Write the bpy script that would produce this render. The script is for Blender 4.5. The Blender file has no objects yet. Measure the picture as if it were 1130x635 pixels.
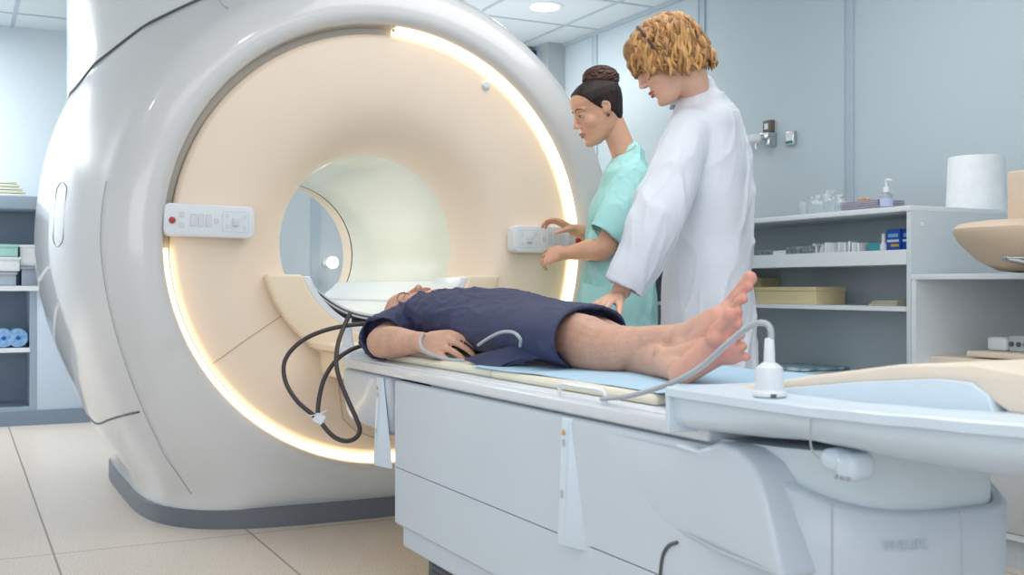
import bpy, bmesh, math, random
import numpy as np
from mathutils import Vector, Matrix, noise as mnoise
random.seed(7)
sc = bpy.context.scene
# ------------------------------------------------------------------ camera, world, light, exposure
TH = math.atan(610 / 1200.0); SN, CS = math.sin(TH), math.cos(TH)
FPX, CX, CY, EYE = 1200.0, 565.0, 317.5, 0.81
cam_d = bpy.data.cameras.new('camera'); cam = bpy.data.objects.new('camera', cam_d)
sc.collection.objects.link(cam); sc.camera = cam
cam.location = (0, 0, EYE); cam.rotation_euler = (math.radians(90), 0, -TH)
cam_d.sensor_width = 36; cam_d.lens = FPX / 1130 * 36; cam_d.clip_start = .05
cam_d.dof.use_dof = True; cam_d.dof.focus_distance = 3.6; cam_d.dof.aperture_fstop = 8
sc.view_settings.view_transform = 'Standard'; sc.view_settings.look = 'None'
sc.view_settings.gamma = 1; sc.view_settings.use_curve_mapping = False
sc.view_settings.exposure = 0.0
w = bpy.data.worlds.new('world'); sc.world = w; w.use_nodes = True
w.node_tree.nodes['Background'].inputs[0].default_value = (.86, .93, 1, 1)
w.node_tree.nodes['Background'].inputs[1].default_value = .92

def area(name, loc, size, power, color=(1, 1, 1), rot=(0, 0, 0), sy=None):
    d = bpy.data.lights.new(name, 'AREA'); d.energy = power; d.color = color; d.size = size
    if sy: d.shape = 'RECTANGLE'; d.size_y = sy
    o = bpy.data.objects.new(name, d); sc.collection.objects.link(o); o.location = loc; o.rotation_euler = rot
    return o
area('ceiling_fill_light', (0.9, 1.0, 2.40), 2.2, 22, (1, .985, .96), sy=1.6)  # unseen overhead key, added to brighten the room
area('ceiling_fill_light', (2.1, 2.9, 2.40), 1.8, 18, (1, .99, .97), sy=1.2)  # unseen overhead fill, added to lift the right wall
area('ceiling_fill_light', (-1.3, 6.75, 2.40), 2.0, 115, (.95, .98, 1), sy=.9)
area('ceiling_fill_light', (2.7, 5.8, 2.40), .9, 12, (1, .98, .95), sy=.6)  # fill added under the ceiling to brighten the far corner
area('bore_light', (1.375, 4.5, 1.285), .12, 3.2, (1, .96, .90), sy=.9)
area('hidden_uplight', (2.6, 5.6, 1.75), 1.4, 6.5, (.97, .98, 1), rot=(math.pi, 0, 0), sy=1.2)  # added up-light hidden behind the scanner, brightens ceiling and back
area('front_fill_light', (-1.7, -1.6, 1.75), 3.0, 40, (.95, .975, 1), rot=(math.radians(84), 0, math.radians(-36)), sy=1.8)  # added frontal fill behind the camera, no window modelled there

# ------------------------------------------------------------------ helpers
def pt(px, py, yc):
    u = (px - CX) / FPX; v = (CY - py) / FPX; xc = u * yc
    return Vector((SN * yc + CS * xc, CS * yc - SN * xc, EYE + v * yc))
def ptX(px, py, X): return pt(px, py, X / (SN + (px - CX) / FPX * CS))
def ptY(px, py, Y): return pt(px, py, Y / (CS - (px - CX) / FPX * SN))
def ptZ(px, py, Z): return pt(px, py, (Z - EYE) / ((CY - py) / FPX))
CR = Vector((CS, -SN, 0)); CF = Vector((SN, CS, 0)); UP = Vector((0, 0, 1))
def V(*a): return Vector(a)
def lin(c):
    return tuple((x / 12.92 if x <= .04045 else ((x + .055) / 1.055) ** 2.4) for x in c)
def hexc(h): return lin(tuple(int(h[i:i + 2], 16) / 255 for i in (0, 2, 4)))
MATS = {}
def mat(name, h, rough=.5, coat=0, metal=0, var=.0, vscale=20, bump=0, bscale=60, sss=0, trans=0, emit=None, es=0, stretch=None, spec=.5, alpha=1, var2=None):
    if name in MATS: return MATS[name]
    m = bpy.data.materials.new(name); m.use_nodes = True; nt = m.node_tree; b = nt.nodes['Principled BSDF']
    c = hexc(h) + (1,)
    b.inputs['Base Color'].default_value = c; b.inputs['Roughness'].default_value = rough
    b.inputs['Metallic'].default_value = metal; b.inputs['Coat Weight'].default_value = coat
    b.inputs['Coat Roughness'].default_value = .06; b.inputs['Specular IOR Level'].default_value = spec
    b.inputs['Transmission Weight'].default_value = trans; b.inputs['Alpha'].default_value = alpha
    if sss:
        b.inputs['Subsurface Weight'].default_value = sss; b.inputs['Subsurface Radius'].default_value = (.9, .35, .2); b.inputs['Subsurface Scale'].default_value = .012
    if emit: b.inputs['Emission Color'].default_value = hexc(emit) + (1,); b.inputs['Emission Strength'].default_value = es
    tc = nt.nodes.new('ShaderNodeTexCoord'); mp = nt.nodes.new('ShaderNodeMapping')
    nt.links.new(tc.outputs['Object'], mp.inputs[0])
    if stretch: mp.inputs['Scale'].default_value = stretch
    n = nt.nodes.new('ShaderNodeTexNoise'); n.inputs['Scale'].default_value = vscale; n.inputs['Detail'].default_value = 5
    nt.links.new(mp.outputs[0], n.inputs['Vector'])
    r = nt.nodes.new('ShaderNodeValToRGB'); r.color_ramp.elements[0].position = .35; r.color_ramp.elements[1].position = .65
    v0 = var if var else .012
    c2 = hexc(var2) if var2 else tuple(max(0, x * (1 - v0)) for x in c[:3])
    r.color_ramp.elements[0].color = tuple(c2) + (1,)
    r.color_ramp.elements[1].color = tuple(min(1, x * (1 + v0 * .4)) for x in c[:3]) + (1,)
    nt.links.new(n.outputs['Fac'], r.inputs[0]); nt.links.new(r.outputs[0], b.inputs['Base Color'])
    if bump:
        n2 = nt.nodes.new('ShaderNodeTexNoise'); n2.inputs['Scale'].default_value = bscale; n2.inputs['Detail'].default_value = 4
        nt.links.new(mp.outputs[0], n2.inputs['Vector'])
        bp = nt.nodes.new('ShaderNodeBump'); bp.inputs['Strength'].default_value = bump; bp.inputs['Distance'].default_value = .004
        nt.links.new(n2.outputs['Fac'], bp.inputs['Height']); nt.links.new(bp.outputs[0], b.inputs['Normal'])
    MATS[name] = m; return m

def tag(o, label=None, cat=None, group=None, kind=None):
    if label: o['label'] = label
    if cat: o['category'] = cat
    if group: o['group'] = group
    if kind: o['kind'] = kind
    return o
def thing(name, label, cat, loc=(0, 0, 0), group=None):
    o = bpy.data.objects.new(name, None); sc.collection.objects.link(o); o.location = loc; o.empty_display_size = .1
    return tag(o, label, cat, group)

def catmull(P, n):
    P = [Vector(p) for p in P]
    if len(P) < 3 or n < 2: return P, [i for i in range(len(P))]
    out, ts = [], []
    for i in range(len(P) - 1):
        p0 = P[i - 1] if i else P[0] * 2 - P[1]; p1, p2 = P[i], P[i + 1]
        p3 = P[i + 2] if i + 2 < len(P) else P[-1] * 2 - P[-2]
        for k in range(n):
            t = k / n
            out.append(.5 * ((2 * p1) + (p2 - p0) * t + (2 * p0 - 5 * p1 + 4 * p2 - p3) * t * t + (3 * p1 - p0 - 3 * p2 + p3) * t ** 3)); ts.append(i + t)
    out.append(P[-1]); ts.append(len(P) - 1)
    return out, ts

class MB:
    def __init__(s): s.v = []; s.f = []
    def add(s, vs, fs):
        b = len(s.v); s.v += [tuple(x) for x in vs]; s.f += [tuple(i + b for i in f) for f in fs]; return s
    def rings(s, rings, cap0=True, cap1=True, closed=True):
        n = len(rings[0]); vs = [p for r in rings for p in r]; fs = []
        for i in range(len(rings) - 1):
            for j in range(n if closed else n - 1):
                k = (j + 1) % n; fs.append((i * n + j, i * n + k, (i + 1) * n + k, (i + 1) * n + j))
        if cap0: fs.append(tuple(range(n))[::-1])
        if cap1: fs.append(tuple((len(rings) - 1) * n + j for j in range(n)))
        return s.add(vs, fs)
    def tube(s, P, R, side=None, seg=16, sub=4, round0=True, round1=True, cup=0, wall=.009, power=2):
        """loft of elliptical rings; R = radius or (a,b) per point; a lies along `side`"""
        R = [(r, r) if not isinstance(r, (tuple, list)) else r for r in (R if isinstance(R, (list, tuple)) and len(R) == len(P) else [R] * len(P))]
        Q, ts = catmull(P, sub); n = len(Q)
        RR = []
        for t in ts:
            i = min(int(t), len(R) - 2); a = t - i; a = a * a * (3 - 2 * a)
            RR.append((R[i][0] * (1 - a) + R[i + 1][0] * a, R[i][1] * (1 - a) + R[i + 1][1] * a))
        T = [((Q[min(i + 1, n - 1)] - Q[max(i - 1, 0)]).normalized()) for i in range(n)]
        sd = Vector(side) if side is not None else (Vector((1, 0, 0)) if abs(T[0].x) < .8 else Vector((0, 1, 0)))
        rings = []
        def ring(c, t, a, b, sdv):
            e1 = (sdv - t * sdv.dot(t)).normalized(); e2 = t.cross(e1); o = []
            for j in range(seg):
                th = 2 * math.pi * j / seg; cc, ss = math.cos(th), math.sin(th)
                if power != 2:
                    cc = math.copysign(abs(cc) ** (2 / power), cc); ss = math.copysign(abs(ss) ** (2 / power), ss)
                o.append(c + e1 * a * cc + e2 * b * ss)
            return o, e1
        cur = sd
        if round0:
            for k in (85, 60, 30):
                an = math.radians(k); r = min(RR[0]); rg, _ = ring(Q[0] - T[0] * r * math.sin(an), T[0], RR[0][0] * math.cos(an), RR[0][1] * math.cos(an), cur); rings.append(rg)
        for i in range(n):
            rg, e1 = ring(Q[i], T[i], RR[i][0], RR[i][1], cur); rings.append(rg)
            if side is None: cur = e1
        if cup:
            rg, _ = ring(Q[-1], T[-1], RR[-1][0] - wall, RR[-1][1] - wall, cur); rings.append(rg)
            rg, _ = ring(Q[-1] - T[-1] * cup, T[-1], RR[-1][0] - wall * 1.2, RR[-1][1] - wall * 1.2, cur); rings.append(rg)
        elif round1:
            for k in (30, 60, 85):
                an = math.radians(k); r = min(RR[-1]); rg, _ = ring(Q[-1] + T[-1] * r * math.sin(an), T[-1], RR[-1][0] * math.cos(an), RR[-1][1] * math.cos(an), cur); rings.append(rg)
        return s.rings(rings)
    def ell(s, c, r, M=None, seg=20, rg=12):
        c = Vector(c); rings = []
        for i in range(rg + 1):
            ph = math.pi * (i + .02) / (rg + .04); o = []
            for j in range(seg):
                th = 2 * math.pi * j / seg
                p = Vector((r[0] * math.sin(ph) * math.cos(th), r[1] * math.sin(ph) * math.sin(th), r[2] * math.cos(ph)))
                o.append(c + (M @ p if M else p))
            rings.append(o)
        return s.rings(rings[::-1])
    def box(s, x0, x1, y0, y1, z0, z1, M=None):
        vs = [Vector((x, y, z)) for z in (z0, z1) for x, y in ((x0, y0), (x1, y0), (x1, y1), (x0, y1))]
        if M: vs = [M @ p for p in vs]
        return s.add(vs, [(3, 2, 1, 0), (4, 5, 6, 7), (0, 1, 5, 4), (1, 2, 6, 5), (2, 3, 7, 6), (3, 0, 4, 7)])
    def lathe(s, c, prof, seg=32, axis='z', sx=1, sy=1):
        rings = []
        for r, h in prof:
            rings.append([Vector(c) + (Vector((r * sx * math.cos(2 * math.pi * j / seg), r * sy * math.sin(2 * math.pi * j / seg), h)) if axis == 'z'
                          else (Vector((r * math.sin(2 * math.pi * j / seg), h, r * math.cos(2 * math.pi * j / seg))) if axis == 'y'
                          else Vector((h, r * math.cos(2 * math.pi * j / seg), r * math.sin(2 * math.pi * j / seg))))) for j in range(seg)])
        return s.rings(rings)
    def prism(s, poly, ext):
        """poly: 3D points, ext: extrusion vector"""
        e = Vector(ext); a = [Vector(p) for p in poly]
        return s.rings([a, [p + e for p in a]])
    def mesh(s, name):
        me = bpy.data.meshes.new(name); me.from_pydata(s.v, [], s.f); me.validate()
        bm = bmesh.new(); bm.from_mesh(me); bmesh.ops.recalc_face_normals(bm, faces=bm.faces); bm.to_mesh(me); bm.free(); return me
    def build(s, name, m, parent=None, smooth=True, bevel=0, voxel=0, relax=3, disp=None, sharp=40, subd=0, bseg=3):
        me = s.mesh(name)
        if voxel or bevel or subd:
            t = bpy.data.objects.new('t', me); sc.collection.objects.link(t)
            if voxel:
                r = t.modifiers.new('r', 'REMESH'); r.mode = 'VOXEL'; r.voxel_size = voxel
                if relax:
                    q = t.modifiers.new('s', 'SMOOTH'); q.iterations = relax; q.factor = .5
            if bevel:
                q = t.modifiers.new('b', 'BEVEL'); q.width = bevel; q.segments = bseg; q.limit_method = 'ANGLE'; q.angle_limit = math.radians(35); q.harden_normals = False
            if subd:
                q = t.modifiers.new('u', 'SUBSURF'); q.levels = subd
            dg = bpy.context.evaluated_depsgraph_get(); dg.update()
            me2 = bpy.data.meshes.new_from_object(t.evaluated_get(dg)); bpy.data.objects.remove(t); bpy.data.meshes.remove(me); me = me2; me.name = name
        if disp is not None:
            n = len(me.vertices); co = np.empty(n * 3); me.vertices.foreach_get('co', co); co = co.reshape(-1, 3)
            no = np.empty(n * 3); me.vertex_normals.foreach_get('vector', no); no = no.reshape(-1, 3)
            d = disp(co, no); co = co + no * d[:, None] if d.ndim == 1 else d
            me.vertices.foreach_set('co', co.ravel()); me.update()
        if smooth:
            me.polygons.foreach_set('use_smooth', [True] * len(me.polygons))
            if not voxel:
                try: me.set_sharp_from_angle(angle=math.radians(sharp))
                except Exception: pass
        me.materials.clear(); me.materials.append(m)
        o = bpy.data.objects.new(name, me); sc.collection.objects.link(o)
        if parent is not None:
            o.parent = parent
            pl = Vector(parent.location); q = parent.parent
            while q: pl += Vector(q.location); q = q.parent
            me.transform(Matrix.Translation(-pl))
        return o
def struct(mb, name, m, **k): return tag(mb.build(name, m, None, **k), kind='structure')
def sheet(grid, off):
    n, m = len(grid), len(grid[0]); vs = [Vector(p) for r in grid for p in r]; off = Vector(off); N = n * m
    fs = [(i * m + j, (i + 1) * m + j, (i + 1) * m + j + 1, i * m + j + 1) for i in range(n - 1) for j in range(m - 1)]
    fs2 = [tuple(k + N for k in f[::-1]) for f in fs]
    rim = [j for j in range(m)] + [i * m + m - 1 for i in range(1, n)] + [(n - 1) * m + j for j in range(m - 2, -1, -1)] + [i * m for i in range(n - 2, 0, -1)]
    sd = [(rim[k], rim[(k + 1) % len(rim)], rim[(k + 1) % len(rim)] + N, rim[k] + N) for k in range(len(rim))]
    return MB().add(vs + [v + off for v in vs], fs + fs2 + sd)
def cable(P, r, sub=8, seg=10):
    return MB().tube(P, [r] * len(P), seg=seg, sub=sub)
def curve_line(P, r, name, m, parent, sub=6): return cable(P, r, sub).build(name, m, parent)

# ------------------------------------------------------------------ materials
def wall_mat(name, h, scale=45):
    return mat(name, h, .75, var=.02, vscale=110, bump=.05, bscale=160)
M_wall = wall_mat('wall_panel_blue', 'c6d3da')
M_wallb = wall_mat('wall_panel_back', 'cfdbe2')
M_strip = mat('joint_strip', 'b7c6d1', .5)
M_gan = mat('gantry_shell', 'd2d3d4', .28, coat=.7, var=.008, vscale=4)
M_turret = mat('turret_shell', 'd9dddf', .3, coat=.5)
M_beige = mat('beige_plastic', 'efddca', .42, coat=.1, var=.012, vscale=5)
M_beige2 = mat('beige_cowl', 'ecdcc4', .4, coat=.15)
M_bore = mat('bore_liner', 'e2e3d6', .26, coat=.3, var=.01, vscale=3)
M_dark = mat('dark_skirt', '686d76', .45)
M_seam = mat('seam_dark', '55585c', .5)
M_seaml = mat('seam_light', 'a9adb2', .5)
M_seamw = mat('seam_beige', 'c9ab84', .5)
M_white = mat('white_plastic', 'dee4ea', .35, coat=.2)
M_tab = mat('table_cover', 'c8d2dc', .4, coat=.15, var=.01, vscale=6)
M_tab2 = mat('table_board', 'd8dde2', .35, coat=.2)
M_tray = mat('tray_shell', 'd0dee9', .3, coat=.3)
M_btn = mat('button_grey', 'd3dadf', .4)
M_btnl = mat('button_rim', 'b9c2ca', .4)
M_red = mat('stop_red', 'b52a2a', .35, coat=.4)
M_black = mat('black_rubber', '3a3336', .45)
M_cable = mat('grey_cable', 'a9b0b8', .4)
M_pad = mat('mattress_cream', 'e9e2d0', .6, var=.02, bump=.05)
M_pad2 = mat('pad_beige', 'e6d7c6', .5, bump=.03)
M_blue = mat('blue_sheet', 'b3d3ea', .8, bump=.1)
M_navy = mat('navy_gown', '3a4163', .8, var=.10, vscale=30, bump=.15, bscale=220, var2='343a58')
M_mint = mat('mint_scrub', 'a9dedd', .85, var=.03, vscale=12, bump=.12, bscale=180)
M_coat = mat('white_coat', 'dfe4ed', .8, var=.01, bump=.12, bscale=160)
M_skinf = mat('skin_light', 'e3b49c', .5, sss=.25, var=.06, vscale=14)
M_skinn = mat('skin_olive', 'd9a88d', .48, sss=.25, var=.06, vscale=14)
M_skinp = mat('skin_patient', 'd2a590', .55, sss=.2, var=.10, vscale=22, bump=.06, bscale=120)
def patient_skin():
    nt = M_skinp.node_tree; N = nt.nodes; L = nt.links; b = N['Principled BSDF']; src = b.inputs['Base Color'].links[0].from_socket
    tc = N.new('ShaderNodeTexCoord'); sp = N.new('ShaderNodeSeparateXYZ'); L.new(tc.outputs['Object'], sp.inputs[0])
    mr = N.new('ShaderNodeMapRange'); mr.inputs[1].default_value = -.78; mr.inputs[2].default_value = -.92; L.new(sp.outputs['Y'], mr.inputs[0])
    nz = N.new('ShaderNodeTexNoise'); nz.inputs['Scale'].default_value = 16; L.new(tc.outputs['Object'], nz.inputs['Vector'])
    ml = N.new('ShaderNodeMath'); ml.operation = 'MULTIPLY'; L.new(mr.outputs[0], ml.inputs[0]); L.new(nz.outputs['Fac'], ml.inputs[1])
    m1 = N.new('ShaderNodeMix'); m1.data_type = 'RGBA'; m1.inputs[7].default_value = hexc('d67f74') + (1,); L.new(ml.outputs[0], m1.inputs[0]); L.new(src, m1.inputs[6])
    mp = N.new('ShaderNodeMapping'); mp.inputs['Scale'].default_value = (1.6, .5, 1.6); mp.inputs['Rotation'].default_value = (.5, 0, .2); L.new(tc.outputs['Object'], mp.inputs[0])
    hn = N.new('ShaderNodeTexNoise'); hn.inputs['Scale'].default_value = 230; hn.inputs['Detail'].default_value = 2; L.new(mp.outputs[0], hn.inputs['Vector'])
    h1 = N.new('ShaderNodeMapRange'); h1.inputs[1].default_value = .53; h1.inputs[2].default_value = .68; L.new(hn.outputs['Fac'], h1.inputs[0])
    a1 = N.new('ShaderNodeMapRange'); a1.inputs[1].default_value = -.80; a1.inputs[2].default_value = -.66; a1.inputs[4].default_value = .24; L.new(sp.outputs['Y'], a1.inputs[0])
    a2 = N.new('ShaderNodeMapRange'); a2.inputs[1].default_value = .12; a2.inputs[2].default_value = .0; L.new(sp.outputs['Y'], a2.inputs[0])
    q1 = N.new('ShaderNodeMath'); q1.operation = 'MULTIPLY'; L.new(h1.outputs[0], q1.inputs[0]); L.new(a1.outputs[0], q1.inputs[1])
    m2 = N.new('ShaderNodeMix'); m2.data_type = 'RGBA'; m2.inputs[7].default_value = hexc('7d6357') + (1,); L.new(q1.outputs[0], m2.inputs[0]); L.new(m1.outputs[2], m2.inputs[6])
    L.new(m2.outputs[2], b.inputs['Base Color'])
patient_skin()
M_hairb = mat('hair_blond', 'a97c4a', .5, var=.3, vscale=40, var2='7b5533')
M_hairb2 = mat('hair_blond_light', 'cfa066', .48, var=.25, vscale=30, var2='a87a48')
M_hairn = mat('hair_dark', '2e211f', .55, spec=.3, var=.3, vscale=90, var2='1c1416', stretch=(1, 1, .25))
M_hairn2 = mat('hair_brown', '4a2c24', .45, var=.3, vscale=50)
M_lip = mat('lips', 'b8655c', .4)
M_lipn = mat('lips_rose', 'b06a5e', .4)
M_brow = mat('eyebrow', '3b2a26', .7)
M_eye = mat('eye_white', 'e8e4e0', .2)
M_iris = mat('iris', '2c1c16', .2)
M_shoe = mat('white_shoe', 'e4e4e4', .5)
M_trou = mat('grey_trousers', '6d7788', .8)
M_cab = mat('cabinet_laminate', 'ccd6de', .5, var=.01)
M_cabw = mat('cabinet_edge', 'e0e7ec', .45)
M_cabin = mat('cabinet_inner', 'b7c3ca', .6)
M_cabl = mat('left_cabinet', '9aaabb', .55)
M_cablw = mat('left_cabinet_panel', 'c4d4e6', .5)
M_grid = mat('ceiling_grid', 'b4c1ca', .6)
M_chrome = mat('chrome', 'c8ccce', .2, metal=1)
M_brown = mat('brown_plate', '6d6258', .5)
M_teal = mat('teal_box', '3f9fa8', .5)
M_green = mat('green_label', '2f7f68', .5)
M_dblue = mat('blue_carton', '1d4fb0', .45)
M_ylw = mat('yellow_mark', 'd8a52a', .5)
M_purp = mat('mauve_cloth', 'a6a0b0', .85, var=.15, vscale=60, stretch=(1, 1, 8))
M_clear = mat('clear_plastic', 'f0f5f8', .12, trans=.85, alpha=.65)
M_paper = mat('paper_white', 'e8edf0', .8, var=.05)
M_mesh = mat('grey_packs', '8f979c', .6, var=.5, vscale=90)
M_screen = mat('screen_blue', '1746b0', .3, emit='1f55d0', es=.7)
M_screeng = mat('screen_green', '8fae50', .3, emit='a8c860', es=.6)
M_mon = mat('monitor_black', '20252b', .4)
M_lampm = mat('lamp_white', 'fff6e0', .4, emit='fff0cf', es=6)
M_globe = mat('glow_globe', 'fff6e0', .4, emit='fff0d8', es=3)
M_strip_on = mat('light_strip_warm', 'fff2d0', .5, emit='ffe8bf', es=2.6)
M_pillar = mat('pillar_grey', 'aab3b6', .7)
M_cbeige = mat('carton_beige', 'd9c9a0', .7)
M_mintb = mat('mint_box', 'a9d8d2', .6)

# floor material
def floor_mat():
    m = bpy.data.materials.new('floor_tile'); m.use_nodes = True; nt = m.node_tree; N = nt.nodes; L = nt.links; b = N['Principled BSDF']
    g = N.new('ShaderNodeNewGeometry'); s = N.new('ShaderNodeSeparateXYZ'); L.new(g.outputs['Position'], s.inputs[0])
    def mth(op, a, bb=None):
        n = N.new('ShaderNodeMath'); n.operation = op
        for i, x in enumerate((a, bb)):
            if x is None: continue
            if isinstance(x, (int, float)): n.inputs[i].default_value = x
            else: L.new(x, n.inputs[i])
        return n.outputs[0]
    def line(sock, off, per, wd):
        a = mth('SUBTRACT', sock, off); a = mth('DIVIDE', a, per); a = mth('FRACT', mth('ADD', a, 50.5)); a = mth('ABSOLUTE', mth('SUBTRACT', a, .5))
        return mth('LESS_THAN', mth('MULTIPLY', a, per), wd)
    l1 = line(s.outputs['X'], .256, .6, .0032); l2 = mth('MULTIPLY', line(s.outputs['Y'], 3.575, .625, .0022), .3); l3 = mth('LESS_THAN', mth('ABSOLUTE', mth('SUBTRACT', s.outputs['Y'], 3.575)), .003)
    ln = mth('MAXIMUM', mth('MAXIMUM', l1, l2), l3)
    n = N.new('ShaderNodeTexNoise'); n.inputs['Scale'].default_value = 180; n.inputs['Detail'].default_value = 3; L.new(g.outputs['Position'], n.inputs['Vector'])
    r = N.new('ShaderNodeValToRGB'); r.color_ramp.elements[0].position = .33; r.color_ramp.elements[1].position = .55
    r.color_ramp.elements[0].color = hexc('b9ab9c') + (1,); r.color_ramp.elements[1].color = hexc('d6cdc3') + (1,)
    L.new(n.outputs['Fac'], r.inputs[0])
    mx = N.new('ShaderNodeMix'); mx.data_type = 'RGBA'; mx.inputs[7].default_value = hexc('6f5a4c') + (1,)
    L.new(mth('MULTIPLY', ln, .75), mx.inputs[0]); L.new(r.outputs[0], mx.inputs[6]); L.new(mx.outputs[2], b.inputs['Base Color'])
    b.inputs['Roughness'].default_value = .32
    return m
M_floor = floor_mat()
M_ceil = mat('ceiling_tile', 'd9e1e5', .8, var=.05, vscale=120, bump=.08, bscale=200)

# ------------------------------------------------------------------ the setting
XW, ZC, YB = 3.6, 2.436, 7.45
struct(MB().box(-4, XW + .1, -1.5, YB + .1, -.05, 0), 'floor', M_floor, smooth=False)
struct(MB().box(-4, XW + .1, -1.5, YB + .1, ZC, ZC + .05), 'ceiling', M_ceil, smooth=False)
g = MB()
for k in range(-11, 1): g.box(3.344 + .61 * k - .011, 3.344 + .61 * k + .011, -1.5, YB, ZC - .004, ZC + .002)
for k in range(-12, 3): g.box(-4, XW, 5.855 + .61 * k - .011, 5.855 + .61 * k + .011, ZC - .0041, ZC + .002)
g.box(XW - .02, XW, -1.5, YB, ZC - .025, ZC)
struct(g, 'trim_1', M_grid, smooth=False)
struct(MB().box(XW, XW + .1, -1.5, YB + .1, 0, ZC), 'wall_right', M_wall, smooth=False)
struct(MB().box(-4, XW, YB, YB + .1, 0, ZC), 'wall_back', M_wallb, smooth=False)
struct(MB().box(2.65, XW, 6.6, YB, 0, ZC), 'wall_alcove', M_wallb, smooth=False)
struct(MB().box(XW - .13, XW, 6.30, 6.6, 0, ZC), 'trim_2', M_pillar, smooth=False)
for i, px in enumerate((938, 775, 657)):
    p = ptX(px, 200, XW)
    s_ = MB().box(XW - .006, XW, p.y - .028, p.y + .028, 0, ZC - .02).box(XW - .010, XW, p.y - .030, p.y - .022, 0, ZC - .02).box(XW - .010, XW, p.y + .022, p.y + .030, 0, ZC - .02)
    struct(s_, 'trim_%d' % (i + 3), M_strip, smooth=False)
struct(MB().box(2.2, 2.26, YB - .012, YB, 0, ZC).box(1.60, 1.66, YB - .012, YB, 0, ZC), 'trim_6', M_strip, smooth=False)

# ceiling downlights
lamps = [(3.016, 5.515, 'round recessed ceiling light, lit, nearest the far corner above the women')]
for x, y in ((.9, 2.2), (-.6, 3.2), (2.0, .6), (0.3, .9)):
    l = bpy.data.lights.new('ceiling_spot', 'SPOT'); l.energy = 5; l.spot_size = 2.4; l.color = (1, .95, .85); l.shadow_soft_size = .07
    lo = bpy.data.objects.new('ceiling_spot', l); sc.collection.objects.link(lo); lo.location = (x, y, ZC - .03)
for x, y, lb in lamps:
    t = thing('ceiling_light', lb or 'round recessed ceiling downlight outside the photograph', 'ceiling light', (x, y, ZC))
    MB().lathe((x, y, ZC), [(.085, -.006), (.105, -.008), (.112, -.002), (.112, .002)], 40).build('trim_ring', M_white, t)
    MB().lathe((x, y, ZC), [(.001, -.0075), (.084, -.0085), (.084, -.001)], 40).build('diffuser', M_lampm, t)
    l = bpy.data.lights.new('lamp', 'SPOT'); l.energy = 5; l.spot_size = 2.4; l.color = (1, .95, .85); l.shadow_soft_size = .07
    lo = bpy.data.objects.new('lamp', l); sc.collection.objects.link(lo); lo.parent = t; lo.location = (0, 0, -.02)

# ------------------------------------------------------------------ MRI scanner
AX, AZ, Y0 = 1.375, .967, 3.63
def rho_out(phi, a, wb, n):
    """phi from +Z towards +X"""
    sx, cz = abs(math.sin(phi)), math.cos(phi)
    if cz >= 0: return a / ((sx ** n + cz ** n) ** (1 / n))
    lo, hi = 0.3, 1.6
    for _ in range(26):
        r = (lo + hi) / 2; x = r * sx; dz = -r * cz
        t = min(1, dz / (AZ - .10))
        if dz > AZ or x > wb + (a - wb) * (1 - t ** 1.7): hi = r
        else: lo = r
    return lo
STN = [(3.74, .975, .70, 2.0), (3.85, 1.025, .76, 2.05), (4.0, 1.072, .79, 2.15), (4.2, 1.105, .80, 2.22), (4.5, 1.118, .80, 2.25), (4.9, 1.10, .80, 2.2), (5.15, 1.04, .79, 2.1), (5.27, .95, .75, 2.0)]
def stn(Y):
    for i in range(len(STN) - 1):
        a, b = STN[i], STN[i + 1]
        if Y <= b[0]:
            t = max(0, (Y - a[0]) / (b[0] - a[0])); return tuple(a[k] * (1 - t) + b[k] * t for k in (1, 2, 3))
    return STN[-1][1:]
NS = 200
PH = [2 * math.pi * j / NS for j in range(NS)]
def gp(phi, r, Y): return Vector((AX + r * math.sin(phi), Y, AZ + r * math.cos(phi)))
def snap(p):
    if p.z > .62: return p
    t = min(1, (AZ - p.z) / (AZ - .10)); hw = .802 + (1.118 - .802) * (1 - t ** 1.7); n = 4.4 + (p.z / .62) ** 2 * 9; e = abs((p.x - AX) / hw) ** n + abs((p.y - 4.505) / .866) ** n
    if e <= 1: return p
    k = e ** (-1 / n); return Vector((AX + (p.x - AX) * k, 4.505 + (p.y - 4.505) * k, p.z))
gantry = thing('mri_scanner', 'large grey-white ring shaped scanner with lit beige bore opening', 'medical scanner', (AX, 4.5, 0))
RI = .783
rings = [[gp(p, RI - .004, 3.74) for p in PH], [gp(p, RI, 3.672) for p in PH]]
base_r = [rho_out(p, *STN[0][1:]) for p in PH]
FP = [(.03, 3.652), (.09, 3.638), (.2, 3.632), (.36, 3.634), (.52, 3.642), (.68, 3.655), (.82, 3.675), (.93, 3.705)]
def fprof(g_, r): return g_
for g_, y in FP: rings.append([gp(p, RI + (br - RI) * g_, y) for p, br in zip(PH, base_r)])
YS = [3.74, 3.79, 3.85, 3.92, 4.0, 4.1, 4.2, 4.35, 4.5, 4.7, 4.9, 5.05, 5.15, 5.22, 5.27]
for y in YS:
    a = stn(y); rings.append([gp(p, rho_out(p, *a), y) for p in PH])
lastr = [rho_out(p, *stn(5.27)) for p in PH]
for g_, y in ((.9, 5.30), (.6, 5.315), (.2, 5.315), (0, 5.31)): rings.append([gp(p, .46 + (lr - .46) * g_, y) for p, lr in zip(PH, lastr)])
rings = [[snap(p) for p in r] for r in rings]
MB().rings(rings, cap0=False, cap1=False).build('outer_shell', M_gan, gantry, sharp=75)
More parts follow.
